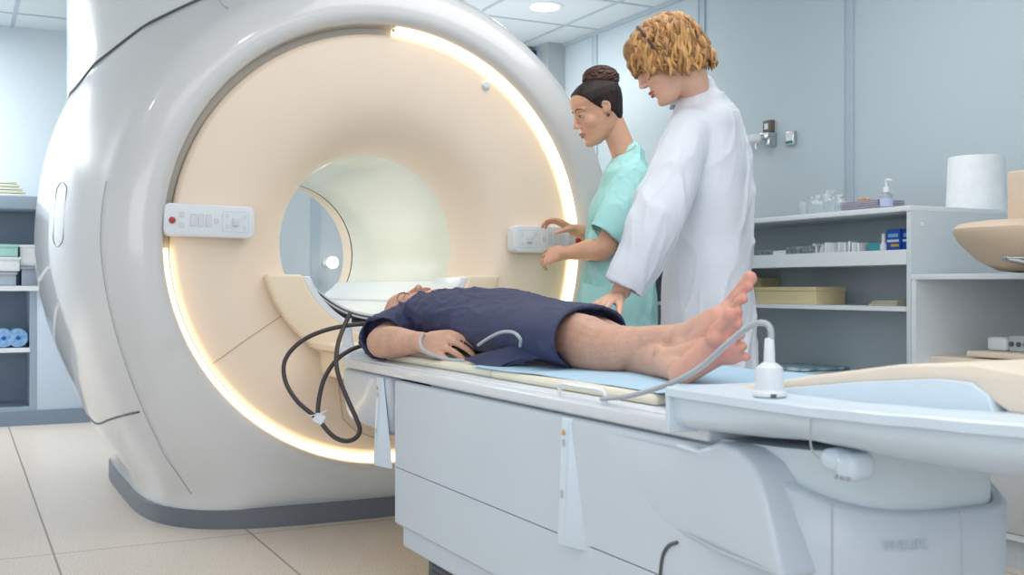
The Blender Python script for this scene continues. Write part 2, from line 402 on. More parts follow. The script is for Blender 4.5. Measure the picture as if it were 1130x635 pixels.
# dark recess hiding the inside
MB().rings([[gp(p, RI - .002, 3.742) for p in PH], [gp(p, .70, 3.744) for p in PH]], False, False).build('groove_floor', M_seaml, gantry)
def turret_fp(sx, sy, n=2.8, N=120, c=(AX, 4.6)):
    o = []
    for j in range(N):
        th = 2 * math.pi * j / N; cc, ss = math.cos(th), math.sin(th)
        o.append((c[0] + sx * math.copysign(abs(cc) ** (2 / n), cc), c[1] + sy * math.copysign(abs(ss) ** (2 / n), ss)))
    return o
fp = turret_fp(1.02, .72)
def surf_z(x, y):
    a, wb, n = stn(y); dx = min(abs(x - AX), a * .999)
    return AZ + (max(0, a ** n - dx ** n)) ** (1 / n)
fp = turret_fp(.99, .78, c=(AX, 4.60))
fpt = [(x if x < AX - .1 else AX - .1 + (x - AX + .1) * .42, min(y, 5.25)) for x, y in fp]
rr = [[Vector((x, y, surf_z(x, max(3.75, y)) - .10)) for x, y in fpt]]
for z in (2.15, 2.24): rr.append([Vector((x, y, z)) for x, y in fpt])
rr.append([Vector((1.1 + (x - 1.1) * .97, 4.6 + (y - 4.6) * .97, 2.265)) for x, y in fpt])
MB().rings(rr, False, True).build('top_housing', M_turret, gantry, sharp=60)
sm = [Vector((AX + (x - AX) * 1.001, 4.6 + (y - 4.6) * 1.001, surf_z(x, max(3.75, y)) + .002)) for x, y in fpt]
sm = [p for p in sm if p.y < 4.9]
k0 = max(range(len(sm)), key=lambda i: (sm[i] - sm[i - 1]).length); sm = sm[k0:] + sm[:k0]
MB().tube(sm, [.006] * len(sm), seg=8, sub=1).build('housing_seam', M_seam, gantry)
# skirt
fp2 = turret_fp(.814, .884, 4.2, 140, (AX, 4.505)); fp1 = turret_fp(.80, .865, 4.2, 140, (AX, 4.505))
MB().rings([[Vector((x, y, z)) for x, y in f] for f, z in ((fp2, 0), (fp2, .060), (fp1, .064))], True, True).build('base_skirt', M_dark, gantry)
# panel seams on the shell
def shell_pt(phi, Y, off=.0005): return gp(phi, rho_out(phi, *stn(Y)) + off, Y)
seam = []
for d in np.linspace(281, 219.5, 34):
    p = math.radians(d); br = rho_out(p, *STN[0][1:]); q = gp(p, RI + (br - RI) * .97 + .0005, 3.716); q2 = snap(q); seam.append(q2 + ((q2 - Vector((AX, 4.5, q2.z))).normalized() * .001))
MB().tube(seam, [.0015] * len(seam), seg=6, sub=2).build('panel_seam', M_seaml, gantry)
seam2 = []
for k in range(20):
    t = k / 19; Y = 3.75 + 1.15 * t; z = .40 - .13 * t - .035 * math.sin(math.pi * t); a, wb, n = stn(Y); tt = (AZ - z) / (AZ - .10)
    seam2.append(Vector((AX - (wb + (a - wb) * (1 - tt ** 1.7)) - .001, Y, z)))
MB().tube(seam2, [.004] * 20, seg=6, sub=2).build('panel_seam', M_seam, gantry)
# pill-shaped inlay on the left flank
pl = []
for k in range(33):
    th = 2 * math.pi * k / 32; dy = .055 * math.cos(th); dz = .035 * math.sin(th) + (.075 if math.sin(th) > 0 else -.075)
    Y = 4.02 + dy; z = 1.06 + dz; a, wb, n = stn(Y); q = z - AZ
    hw = (a ** n - abs(q) ** n) ** (1 / n) if q > 0 else wb + (a - wb) * (1 - (-q / (AZ - .10)) ** 1.7)
    pl.append(Vector((AX - hw - .001, Y, z)))
MB().tube(pl, [.0015] * 33, seg=6, sub=1).build('flank_inlay', M_seaml, gantry)
# beige funnel
DP = [(.30, 3.752), (.748, 3.742), (.757, 3.715), (.752, 3.700), (.735, 3.694), (.66, 3.692), (.58, 3.698), (.51, 3.710), (.455, 3.731), (.412, 3.762), (.378, 3.802), (.355, 3.845), (.343, 3.885), (.34, 3.905)]
MB().rings([[gp(p, r, y) for p in PH] for r, y in DP[1:]], False, False).build('funnel', M_beige, gantry, sharp=70)
# lit strip: warm light between funnel and rim, three quarters of the circle
arc = [math.radians(a) for a in np.linspace(2, 268, 160)]
MB().rings([[gp(p, r, y) for p in arc] for r, y in ((.760, 3.728), (.779, 3.728), (.781, 3.690), (.7825, 3.674))], False, False, closed=False).build('light_strip', M_strip_on, gantry)
arc = [math.radians(a) for a in np.linspace(268, 362, 60)]
MB().rings([[gp(p, r, y) for p in arc] for r, y in ((.757, 3.728), (.779, 3.728), (.781, 3.690), (.7825, 3.674))], False, False, closed=False).build('strip_cover', mat('cover_grey', 'c6c2ba', .5), gantry)
# bore
MB().rings([[gp(p, r, y) for p in PH] for r, y in ((.34, 3.904), (.338, 3.92), (.338, 4.3), (.338, 4.7), (.338, 5.09))], False, False).build('bore_liner', M_bore, gantry)
MB().rings([[gp(p, r, y) for p in PH] for r, y in ((.3385, 5.088), (.344, 5.094), (.344, 5.104), (.3385, 5.108))], False, False).build('bore_seam', M_seam, gantry)
MB().rings([[gp(p, r, y) for p in PH] for r, y in ((.338, 5.106), (.338, 5.20), (.345, 5.26), (.37, 5.30), (.42, 5.315), (.47, 5.318))], False, False).build('rear_funnel', M_beige2, gantry)
# collar below the bore
def collar_sec(r0, r1, top, n=28):
    def pp(r, a): return (r * math.sin(a), r * math.cos(a))
    a0 = math.acos(top / r0); a1 = math.acos(top / r1)
    inner = [pp(r0, a) for a in np.linspace(a0, 2 * math.pi - a0, n)]
    outer = [pp(r1, a) for a in np.linspace(2 * math.pi - a1, a1, n)]
    return inner + outer
sec = collar_sec(.336, .457, -.112)
MB().rings([[Vector((AX + x, y, AZ + z)) for x, z in sec] for y in (3.676, 3.86)], True, True).build('collar', M_beige2, gantry, bevel=.010, sharp=50)
# bridge (curved deck) through the bore
def bridge_sec(off, w=.290, zt=-.132, zb=-.255):
    o = []
    for x in np.linspace(-w, w, 31):
        t = abs(x) / w; o.append((x, zb + (zt - zb) * t ** 2.4 + off))
    return o
top = bridge_sec(0); bot = [(x * 1.0, max(z - .02, -math.sqrt(max(0, .332 ** 2 - x * x)))) for x, z in bridge_sec(0)][::-1]
bs = top + bot
MB().rings([[Vector((AX + x, y, AZ + z)) for x, z in bs] for y in (3.70, 3.72, 5.18)], True, True).build('bridge_deck', M_white, gantry, sharp=50)
bl = [Vector((AX + x * 1.0, 3.698, AZ + z + .001)) for x, z in bridge_sec(-.012)]
MB().tube(bl, [.0032] * len(bl), seg=6, sub=1).build('bridge_seam', M_seam, gantry)
for sx in (-1, 1):
    MB().box(AX + sx * .19 - .012, AX + sx * .19 + .012, 3.8, 5.1, AZ - .222, AZ - .205).build('bridge_rail', M_tab2, gantry, bevel=.004)
MB().box(1.70, 1.716, 4.2, 5.05, AZ - .150, AZ - .115).build('bridge_ledge', M_white, gantry, bevel=.005)
# white trough liner between the collar and the bridge
sec = collar_sec(.312, .337, -.118)
MB().rings([[Vector((AX + x, y, AZ + z)) for x, z in sec] for y in (3.684, 3.95)], True, True).build('trough_liner', M_white, gantry, bevel=.004, sharp=50)
# ledge joining the scanner and the couch
MB().box(1.09, 1.66, 3.33, 3.72, .598, .622).build('couch_ledge', M_beige2, gantry, bevel=.008)
MB().box(1.13, 1.62, 3.36, 3.74, .50, .598).build('ledge_bracket', M_beige2, gantry, bevel=.02)
# service panel seams on the funnel
def disc_y(r):
    pr = DP[1:][::-1]
    for i in range(len(pr) - 1):
        if pr[i][0] <= r <= pr[i + 1][0]:
            t = (r - pr[i][0]) / (pr[i + 1][0] - pr[i][0]); return pr[i][1] * (1 - t) + pr[i + 1][1] * t
    return 3.694
def on_disc(px, py, off=-.0012):
    y = 3.70
    for _ in range(4):
        p = ptY(px, py, y); y = disc_y(math.hypot(p.x - AX, p.z - AZ))
    p.y = y + off; return p
for seg_ in (((313, 347), (273, 374), (234, 402)), ((313, 347), (330, 366), (352, 384), (372, 398)), ((372, 398), (374, 430), (378, 462), (392, 476), (420, 486))):
    P = [on_disc(seg_[i][0] + (seg_[i + 1][0] - seg_[i][0]) * k / 8, seg_[i][1] + (seg_[i + 1][1] - seg_[i][1]) * k / 8) for i in range(len(seg_) - 1) for k in range(9 if i == len(seg_) - 2 else 8)]
    MB().tube(P, [.0018] * len(P), seg=6, sub=2).build('service_seam', M_seamw, gantry)
# small white cap upper right on the funnel
c = on_disc(536, 94)
MB().lathe((c.x, c.y, c.z), [(.001, -.014), (.012, -.013), (.017, -.007), (.018, .004)], 24, axis='y', ).build('funnel_cap', M_white, gantry)
c = on_disc(434, 34); MB().ell((c.x, c.y - .002, c.z), (.006, .004, .006)).build('funnel_sensor', M_seamw, gantry)
# rim mark at the top of the shell
P = [ptY(240, -4, 3.76), ptY(246, 6, 3.735), ptY(256, 11, 3.72)]
MB().tube(P, [.0025] * 3, seg=6).build('shell_mark', M_seaml, gantry)

# control panels on the scanner face
def rrect(cx, cz, hw, hh, r, n=6):
    o = []
    for sx, sz, a0 in ((1, 1, 0), (-1, 1, 90), (-1, -1, 180), (1, -1, 270)):
        for k in range(n + 1):
            a = math.radians(a0 + 90 * k / n); o.append((cx + sx * (hw - r) + r * math.cos(a), cz + sz * (hh - r) + r * math.sin(a)))
    return o
def control_panel(x0, x1, z0, z1, mirror, label, tilt):
    cx, cz = (x0 + x1) / 2, (z0 + z1) / 2; hw, hh = (x1 - x0) / 2, (z1 - z0) / 2; yf = 3.642
    pn = thing('control_panel', label, 'control panel', (cx, 3.67, cz), 'scanner control panels')
    R = Matrix.Translation((cx, 3.665, cz)) @ Matrix.Rotation(tilt, 4, 'Y') @ Matrix.Translation((-cx, -3.665, -cz))
    def slab(poly, y0, y1, name, m, parent, bev=0):
        a = [R @ Vector((x, y0, z)) for x, z in poly]; b = [R @ Vector((x, y1, z)) for x, z in poly]
        return MB().rings([a, b]).build(name, m, parent, bevel=bev, sharp=50)
    slab(rrect(cx, cz, hw, hh, .022), yf, 3.70, 'faceplate', M_white, pn, .005)
    s = -1 if mirror else 1
    def X(f): return cx + s * (f - .5) * 2 * hw
    def button(f, g, w_, h_, r_=.003, m=M_btn):
        x, z = X(f), cz + g * hh
        rm = slab(rrect(x, z, w_ + .0013, h_ + .0013, r_ + .001), yf - .0008, yf + .001, 'button_rim', M_btnl, pn)
        slab(rrect(x, z, w_, h_, r_), yf - .0022, yf + .001, 'button', m, rm)
    x = X(.09); q = R @ Vector((x, yf, cz - .003))
    MB().lathe((q.x, q.y, q.z), [(.001, -.011), (.008, -.010), (.0105, -.005), (.0115, .001)], 24, axis='y').build('stop_button', M_red, pn)
    button(.19, .33, .0065, .0075); button(.19, -.33, .0065, .0075)
    for f in (.315, .40, .485): button(f, .0, .0085, .019, .004)
    button(.57, 0, .006, .008)
    for f in (.437, .52):
        for k in range(6):
            q = R @ Vector((X(f), yf - .0005, cz - .014 + .0052 * k)); MB().ell(q, (.0013, .001, .0013), seg=8, rg=5).build('indicator_light', mat('led_white', 'ffffff', .3), pn)
    a = rrect(X(.785), cz, .044, .034, .008); b = rrect(X(.785), cz, .0428, .0328, .007)
    slab(a, yf - .0006, yf + .001, 'button_frame', M_btnl, pn); slab(b, yf - .0010, yf + .001, 'button_field', M_white, pn)
    for f, g in ((.69, .36), (.69, -.32), (.885, .30), (.885, -.36)): button(f, g, .0062, .0072)
    q0 = X(.785); slab(rrect(q0, cz, .0105, .0135, .002), yf - .012, yf, 'joystick', M_btn, pn, .002)
    return pn
a = ptY(180, 243, 3.642); b = ptY(281, 247, 3.642)
control_panel(a.x + .002, b.x, a.z - .052, a.z + .055, False, 'white control panel with red stop button on the left of the lit beige bore', math.radians(1.0))
a = ptY(567, 263, 3.642); b = ptY(642, 265, 3.642)
control_panel(a.x, b.x + .01, a.z - .053, a.z + .050, True, 'white control panel right of the bore under the hands of the woman in mint', 0)

# ------------------------------------------------------------------ patient couch
couch = thing('patient_table', 'long white patient table leading into the scanner with navy-gowned patient on it', 'patient table', (AX, 2.1, 0))
X0, X1 = 1.06, 1.69
def base_fp(inx=0, yend=2.79, ext=.325, yc0=1.45, n=2.7, N=144):
    hw = (X1 - X0) / 2 - inx; o = []
    for j in range(N + 1):
        th = math.pi + math.pi * j / N; cc, ss = math.cos(th), math.sin(th)
        n_ = 3.0 if cc < 0 else 2.3; h_w = hw if cc < 0 else hw - .175
        o.append((AX + h_w * math.copysign(abs(cc) ** (2 / n_), cc), yc0 + (ext - inx) * math.copysign(abs(ss) ** (2 / n_), ss)))
    m_ = 8
    for k in range(1, m_ + 1): o.append((AX + hw - .175, yc0 + (yend - yc0) * k / m_))
    for k in range(m_, 0, -1): o.append((AX - hw, yc0 + (yend - yc0) * k / m_))
    return o
def topz(y):
    t = min(1, max(0, (1.38 - y) / .27)); t = t * t * (3 - 2 * t); return .558 - .078 * t
f0 = base_fp(0); f1 = base_fp(.018); f2 = base_fp(.035)
MB().rings([[Vector((x, y, .3225)) for x, y in f0], [Vector((x, y, .40)) for x, y in f0], [Vector((x, y, topz(y) - .006)) for x, y in f0], [Vector((x, y, topz(y))) for x, y in base_fp(.008)],
            [Vector((x, y, topz(y) - .002)) for x, y in f1], [Vector((x, y, topz(y) - .03)) for x, y in f2]]).build('side_cover', M_tab, couch, sharp=50)
MB().rings([[Vector((x, y, z)) for x, y in base_fp(i_, ye)] for i_, z, ye in ((.004, .166, 2.79), (.001, .172, 2.792), (.001, .3195, 2.792))]).build('lower_cover', M_tab, couch, sharp=25)
MB().rings([[Vector((x, y, z)) for x, y in base_fp(i_, ye, .31)] for i_, z, ye in ((.016, .108, 2.76), (.014, .112, 2.762), (.014, .168, 2.762))]).build('lower_strip', M_tab, couch, sharp=25)
MB().rings([[Vector((x, y, z)) for x, y in base_fp(.006, 2.785)] for z in (.315, .328)]).build('cover_gap', M_seaml, couch)
MB().rings([[Vector((x, y, z)) for x, y in base_fp(.075, 2.73, .27)] for z in (0.0, .112)]).build('kick_plate', mat('kick_grey', '5d6268', .5), couch)
vt = MB()
for k in range(4):
    for j in range(14): vt.box(X0 + .0735, X0 + .075, 2.70 - j * .017 - .005, 2.70 - j * .017, .03 + k * .016, .036 + k * .016)
vt.build('kick_vents', M_black, couch, smooth=False)
pg_ = [ptX(x, y, X0) for x, y in ((560, 470), (745, 483), (775, 484), (800, 488), (822, 496), (838, 512), (848, 533), (855, 560), (862, 590), (872, 640), (800, 612), (750, 590), (705, 573), (640, 545), (560, 500))]
pg_[0].z = .556; pg_[1].z = .556; pg_[2].z = .553
def bx_(y): return X0 + .014 - .030 * min(1, max(0, (1.60 - y) / .24))
aa = [V(bx_(p.y), p.y, p.z) for p in pg_]
MB().rings([aa, [V(X0 + .07, p.y + .0, p.z) for p in aa]]).build('side_bulge', M_tab, couch, bevel=.010, sharp=80, bseg=4)
MB().tube([ptX(x, y, X0 - .001) for x, y in ((747, 599), (739, 602), (733, 610), (730, 622), (728, 645))], [.0035] * 5, seg=6).build('pedal_seam', M_seam, couch)
# inner column and saddle under the tray
MB().rings([[Vector((x, y, z)) for x, y in base_fp(i_, 2.6)] for i_, z in ((.022, .36), (.022, .50), (.028, .568))]).build('inner_column', mat('column_white', 'd3dfe5', .4), couch, sharp=40)
# vertical seams on the near end
for px, y0_, y1_ in ((918, 569, 640), (1058, 551, 640)):
    u = (px - CX) / FPX; best = None
    for x, y in f0:
        if y < 1.45 and x < 1.39:
            uu = (CS * x - SN * y) / (SN * x + CS * y)
            if best is None or abs(uu - u) < best[0]: best = (abs(uu - u), x, y)
    _, x, y = best; nx, ny = x - AX, y - 1.45; l = math.hypot(nx, ny)
    MB().tube([(x + nx / l * .0004, y + ny / l * .0004, topz(y)), (x + nx / l * .0004, y + ny / l * .0004, .33)], [.0016] * 2, seg=6, sub=1).build('cover_seam', M_btnl, couch)
# head end box under the board (cantilever towards the scanner)
sec = [(2.86, .395), (3.20, .405), (3.25, .43), (3.275, .56), (2.86, .56)]
MB().prism([Vector((X0 + .006, y, z)) for y, z in sec], (X1 - X0 - .012, 0, 0)).build('head_end_cover', M_tab, couch, bevel=.018, sharp=50)
# board
bd = MB().box(X0, X1, 1.40, 3.27, .563, .592)
bd.build('table_board', M_tab2, couch, bevel=.007)
MB().box(X0 + .012, X1 - .012, 1.42, 3.24, .590, .5965).build('board_insert', M_white, couch, bevel=.003)
MB().box(X0 + .004, X1 - .004, 3.20, 3.30, .585, .622).build('end_lip', M_white, couch, bevel=.012)
# side wedges (bumpers)
for yc_ in (2.905, 1.845):
    wd = MB(); w_ = .03
    top_ = [(X0 + .004, yc_ + w_ * .5), (X0 - .006, yc_ + w_ * .5), (X0 - .006, yc_ - w_ * .4), (X0 + .004, yc_ - w_ * .6)]
    bot_ = [(X0 + .004, yc_ + w_ * .5), (X0 - .016, yc_ + w_ * .5), (X0 - .016, yc_ - w_ * .4), (X0 + .004, yc_ - .088)]
    wd.rings([[Vector((x, y, .308)) for x, y in bot_], [Vector((x, y, .556)) for x, y in top_]]).build('side_bumper', mat('bumper_white', 'd2e0ec', .35, coat=.2), couch, bevel=.003)
    for z in (.50, .40):
        t_ = (z - .308) / .25; xx = X0 - .0165 + .010 * t_
        MB().box(xx - .0008, xx, yc_ - .003, yc_ + .006, z, z + .014).build('bumper_switch', M_btnl, couch)
    z = .522; t_ = (z - .308) / .25; xx = X0 - .0165 + .010 * t_
    MB().prism([Vector((xx - .001, yc_ + .008, z)), Vector((xx - .001, yc_ - .004, z)), Vector((xx - .001, yc_ + .002, z + .013))], (-.001, 0, 0)).build('warning_mark', M_ylw, couch, smooth=False)
a = ptX(803, 519, X0); tr = [Vector((X0 - .0006, a.y + .012, a.z - .003)), Vector((X0 - .0006, a.y - .013, a.z - .003)), Vector((X0 - .0006, a.y, a.z + .013))]
MB().prism(tr, (-.0008, 0, 0)).build('warning_mark', M_ylw, couch, smooth=False)
MB().prism([Vector((X0 - .0014, p_.y * .45 + a.y * .55, p_.z * .45 + a.z * .55)) for p_ in tr], (-.0003, 0, 0)).build('warning_symbol', M_black, couch, smooth=False)
# handle on the board edge
h0 = ptX(617, 434, X0 + .012).y; h1 = ptX(668, 441, X0 + .012).y; hx = X0 + .012
MB().tube([(hx, h0, .590), (hx, h0 - .01, .616), (hx, (h0 + h1) / 2, .618), (hx, h1 + .008, .616), (hx, h1, .590)], [.0045] * 5, seg=8, sub=5).build('board_handle', M_white, couch)
# mattress sections
def slabpad(x0, x1, y0, y1, z0, z1, name, m, parent, r=.012):
    return MB().box(x0, x1, y0, y1, z0, z1).build(name, m, parent, bevel=r, sharp=60)
# tray at the foot end
def tray_sec(Y):
    K = [(1.43, .375, .578, .650, 1.0), (1.25, .375, .577, .650, 1), (1.12, .377, .573, .651, 1), (1.0, .380, .570, .655, 1), (.88, .382, .570, .660, 1), (.75, .375, .576, .664, 1), (.62, .345, .590, .667, 1), (.53, .29, .605, .668, 1), (.49, .24, .640, .668, 1)]
    K = K[::-1]
    for i in range(len(K) - 1):
        if K[i][0] <= Y <= K[i + 1][0]:
            t = (Y - K[i][0]) / (K[i + 1][0] - K[i][0]); t = t * t * (3 - 2 * t); return [K[i][k] * (1 - t) + K[i + 1][k] * t for k in (1, 2, 3)]
    return K[0][1:4]
rings = []
for Y in np.linspace(1.43, .49, 32):
    hw, zb, zt = tray_sec(Y); n = 2.6 if Y < 1.2 else 2.6 + (Y - 1.2) * 18; o = []
    for j in range(41):
        th = math.pi + math.pi * j / 40; cc, ss = math.cos(th), math.sin(th)
        o.append(Vector((AX + (hw - .012) * math.copysign(abs(cc) ** (2 / n), cc), Y, zt - .012 + (zt - .012 - zb) * -abs(ss) ** (2 / n))))
    o += [Vector((AX + hw, Y, zt - .012)), Vector((AX + hw, Y, zt)), Vector((AX + hw - .006, Y, zt + .003)), Vector((AX, Y, zt - .004 + .004)), Vector((AX - hw + .006, Y, zt + .003)), Vector((AX - hw, Y, zt)), Vector((AX - hw, Y, zt - .012))]
    rings.append(o)
MB().rings(rings).build('foot_tray', M_tray, couch, sharp=45)
MB().box(AX - .372, AX - .30, 1.425, 1.435, .578, .652).build('tray_bracket', M_tray, couch, bevel=.003)
a0 = ptX(895, 470, AX - .374)
MB().tube([(AX - .3745, a0.y, .636), (AX - .374, a0.y, .60), (AX - .366, a0.y - .005, .585)], [.0014] * 3, seg=6).build('tray_seam', M_seaml, couch)
# latch under the tray
lp = ptX(925, 505, 1.06)
MB().box(1.05, 1.11, lp.y - .01, lp.y + .03, .560, .590).build('latch_housing', M_tray, couch, bevel=.012)
MB().box(1.05, 1.10, lp.y - .035, lp.y + .004, .550, .588).build('latch_block', M_tray, couch, bevel=.014)
for k in range(3):
    MB().ell((1.052, lp.y - .004 - .011 * k, .555), (.003, .0035, .003)).build('latch_button', M_seaml, couch)
# foot cushion: white shell and beige pad rising to the near end
def wedge(x0, x1, prof_t, prof_b, name, m, bev):
    ys = [p[0] for p in prof_t]
    a = [Vector((x0, y, z)) for y, z in prof_t] + [Vector((x0, y, z)) for y, z in prof_b[::-1]]
    return MB().rings([a, [p + Vector((x1 - x0, 0, 0)) for p in a]]).build(name, m, couch, bevel=bev, sharp=60)
wedge(1.10, 1.65, [(1.50, .628), (1.30, .655), (1.12, .680), (.98, .695), (.93, .694), (.905, .680), (.895, .660)], [(1.50, .622), (.895, .655)], 'cushion_shell', M_tray, .012)
wedge(1.105, 1.645, [(1.58, .622), (1.40, .648), (1.2, .684), (1.05, .708), (.93, .716), (.84, .708), (.78, .685), (.765, .664)], [(1.58, .612), (1.30, .653), (1.12, .678), (.98, .693), (.93, .692), (.90, .672), (.88, .662), (.80, .662)], 'foot_cushion', M_pad2, .012)
# maker's lettering on the near end
fc = bpy.data.curves.new('lettering', 'FONT'); fc.body = 'PHILIPS'; fc.size = .022; fc.extrude = .0003; fc.align_x = 'CENTER'
to = bpy.data.objects.new('lettering', fc); sc.collection.objects.link(to)
dg = bpy.context.evaluated_depsgraph_get(); dg.update(); me = bpy.data.meshes.new_from_object(to.evaluated_get(dg)); bpy.data.objects.remove(to)
me.materials.clear(); me.materials.append(mat('lettering_grey', 'b9c5d2', .4)); lo = bpy.data.objects.new('lettering', me); sc.collection.objects.link(lo)
ff = [(x, y) for x, y in f0 if y < 1.45 and x < 1.39]; u = (1000 - CX) / FPX
x, y = min(ff, key=lambda q: abs((CS * q[0] - SN * q[1]) / (SN * q[0] + CS * q[1]) - u)); i_ = ff.index((x, y)); a_, b_ = ff[i_ - 1], ff[i_ + 1]; nn = Vector((b_[1] - a_[1], -(b_[0] - a_[0]), 0)).normalized()
lo.parent = couch; lo.location = Vector((x, y, .432)) + nn * .0048 - couch.location
lo.rotation_euler = (math.pi / 2, 0, math.atan2(nn.x, -nn.y)); lo['label'] = 'faint grey lettering'

# mattress, sheet (lie on the table)
mt = thing('mattress', 'cream sectioned mattress pad lying on the white patient table', 'mattress', (AX, 2.3, .5965))
slabpad(1.115, 1.635, 2.305, 3.20, .5965, .618, 'mattress_section', M_pad, mt)
slabpad(1.110, 1.640, 1.62, 2.300, .5965, .618, 'mattress_section', M_pad, mt)
sh = MB(); nx, ny = 26, 40; vs = []; fs = []
for i in range(nx + 1):
    for j in range(ny + 1):
        x = 1.118 + .53 * i / nx; y = 1.44 + (.96) * j / ny
        z = .6205 + .0015 * math.sin(17 * y + 9 * x) + .0015 * mnoise.noise(Vector((x * 9, y * 9, 0)))
        if y < 1.62: z += (1.62 - y) * .16
        x += .010 * math.sin(y * 7 + 1) * (1 if i < 3 else 0)
        vs.append((x, y, z))
for i in range(nx):
    for j in range(ny): fs.append((i * (ny + 1) + j, (i + 1) * (ny + 1) + j, (i + 1) * (ny + 1) + j + 1, i * (ny + 1) + j + 1))
grid_ = [vs[i * (ny + 1):(i + 1) * (ny + 1)] for i in range(nx + 1)]
tag(sheet(grid_, (0, 0, -.0012)).build('absorbent_sheet', M_blue), 'thin light blue absorbent sheet under the legs of the patient', 'sheet')
pw = thing('head_pillow', 'small white head support under the head of the lying patient', 'pillow', (1.34, 3.33, .6))
MB().box(1.22, 1.50, 3.235, 3.46, .598, .640).build('cushion', M_white, pw, bevel=.015)
MB().tube([(1.235, 3.30, .645), (1.225, 3.36, .665), (1.24, 3.42, .66)], [.018, .02, .018], seg=12).build('ear_pad', M_black, pw)

# ------------------------------------------------------------------ figures
HS = [(0, .074, .034, .020), (.010, .084, .012, .033), (.022, .087, -.015, .043), (.040, .083, -.050, .053), (.055, .087, -.064, .058), (.075, .086, -.076, .063), (.10, .085, -.085, .068),
      (.118, .081, -.092, .071), (.135, .087, -.097, .073), (.16, .089, -.101, .075), (.185, .083, -.096, .071), (.205, .062, -.080, .058), (.218, .033, -.055, .038), (.226, .0, -.02, .010)]
def head_mat(O, f, h):
    h = Vector(h).normalized(); f = Vector(f); f = (f - h * f.dot(h)).normalized(); s = h.cross(f)   # s: left side of the person
    M = Matrix(((s.x, f.x, h.x), (s.y, f.y, h.y), (s.z, f.z, h.z))); O = Vector(O)
    return (lambda x, y, z: O + M @ Vector((x, y, z))), M
def head(mb, T, M, sc_=1.0):
    rings = []
    for z, fr, bk, w_ in HS:
        c = (fr + bk) / 2; hf = (fr - bk) / 2; o = []
        for j in range(36):
            th = 2 * math.pi * j / 36; cc, ss = math.cos(th), math.sin(th); n = 2.25
            y = math.copysign(abs(ss) ** (2 / n), ss)
            ww = w_ * (1 - .16 * max(0, y)) if z < .15 else w_
            o.append(T(ww * math.copysign(abs(cc) ** (2 / n), cc), c + hf * y, z))
        rings.append(o)
    mb.rings(rings)
    mb.tube([T(0, .086, .130), T(0, .094, .108), T(0, .103, .088)], [.0055, .0066, .0086], seg=12)
    for s in (-1, 1):
        mb.ell(T(s * .011, .094, .083), (.0062, .009, .0058), M)
        mb.ell(T(s * .034, .047, .088), (.027, .030, .034), M)      # cheek
        mb.tube([T(s * .012, .079, .138), T(s * .032, .077, .141), T(s * .050, .064, .136)], [.006, .007, .006], seg=10)
        mb.ell(T(s * .031, .0675, .119), (.0145, .0125, .0105), M)     # lids
        mb.tube([T(s * .071, -.012, .088), T(s * .078, -.016, .103), T(s * .082, -.020, .122), T(s * .078, -.006, .133), T(s * .073, .004, .122)], [(.005, .008), (.006, .010), (.0045, .009), (.0045, .007), (.004, .006)], seg=10)
        mb.ell(T(s * .073, -.008, .112), (.006, .014, .022), M)
    mb.ell(T(0, .079, .016), (.020, .013, .013), M)
    mb.tube([T(-.020, .078, .052), T(0, .090, .0555), T(.020, .078, .052)], [.005, .0065, .005], seg=10)
    mb.tube([T(-.017, .077, .046), T(0, .087, .0455), T(.017, .077, .046)], [.005, .0065, .005], seg=10)
def face_parts(root, T, M, lip, brow=M_brow, closed=False, lash=True):
    l = MB()
    l.tube([T(-.021, .081, .0515), T(-.008, .0935, .0565), T(0, .0945, .0555), T(.008, .0935, .0565), T(.021, .081, .0515)], [.0018, .0042, .0038, .0042, .0018], seg=10)
    l.tube([T(-.019, .080, .0500), T(0, .0925, .0455), T(.019, .080, .0500)], [.0018, .0050, .0018], seg=10)
    l.build('lips', lip, root)
    for s in (-1, 1):
        b = MB(); b.tube([T(s * .013, .0868, .139), T(s * .032, .0835, .1445), T(s * .052, .0705, .139)], [(.0014, .0022), (.0014, .0026), (.001, .0012)], seg=8); b.build('eyebrow', brow, root)
        if not closed:
            ey = MB().ell(T(s * .031, .0735, .1165), (.0115, .0078, .0042), M).build('eye', M_eye, root)
            MB().ell(T(s * .031, .0780, .1160), (.0048, .0045, .0040), M).build('iris', M_iris, ey)
        e = MB(); zz = .1185 if not closed else .116
        e.tube([T(s * .018, .079, zz - .003), T(s * .031, .0845, zz + .002), T(s * .046, .0735, zz - .004)], [.0010, .0016, .0008], seg=8); e.build('eyelashes', M_iris if not closed else brow, root)

def scalp(T, line, th=.007, zmin=.035, extra=None):
    """hair shell over the skull; line = (z, front limit y) pairs from top to nape"""
    zs = np.linspace(zmin, .2265, 44); L = sorted(line); rings = []
    hz = [a[0] for a in HS]
    for z in zs:
        fr, bk, w_ = (np.interp(z, hz, [a[k] for a in HS]) for k in (1, 2, 3)); yl = np.interp(z, [a[0] for a in L], [a[1] for a in L])
        c = (fr + bk) / 2; hf = (fr - bk) / 2; o = []
        for j in range(80):
            tt = 2 * math.pi * j / 80; cc, ss = math.cos(tt), math.sin(tt); n = 2.25
            y = c + hf * math.copysign(abs(ss) ** (2 / n), ss); ww = w_ * (1 - .16 * max(0, (y - c) / hf)) if z < .15 else w_
            x = ww * math.copysign(abs(cc) ** (2 / n), cc); t_ = min(1, max(0, (yl - y) / .012 + .5)); t_ = t_ * t_ * (3 - 2 * t_)
            off = -.007 + (th + .007) * t_; l = math.hypot(x, y - c) + 1e-6
            k = (l + off * min(1, l / .03)) / l; zz = z + (off * .9 if z > .20 else 0) * min(1, (z - .20) / .02 if z > .2 else 0)
            o.append(T(x * k, c + (y - c) * k, zz))
        rings.append(o)
    return MB().rings(rings)

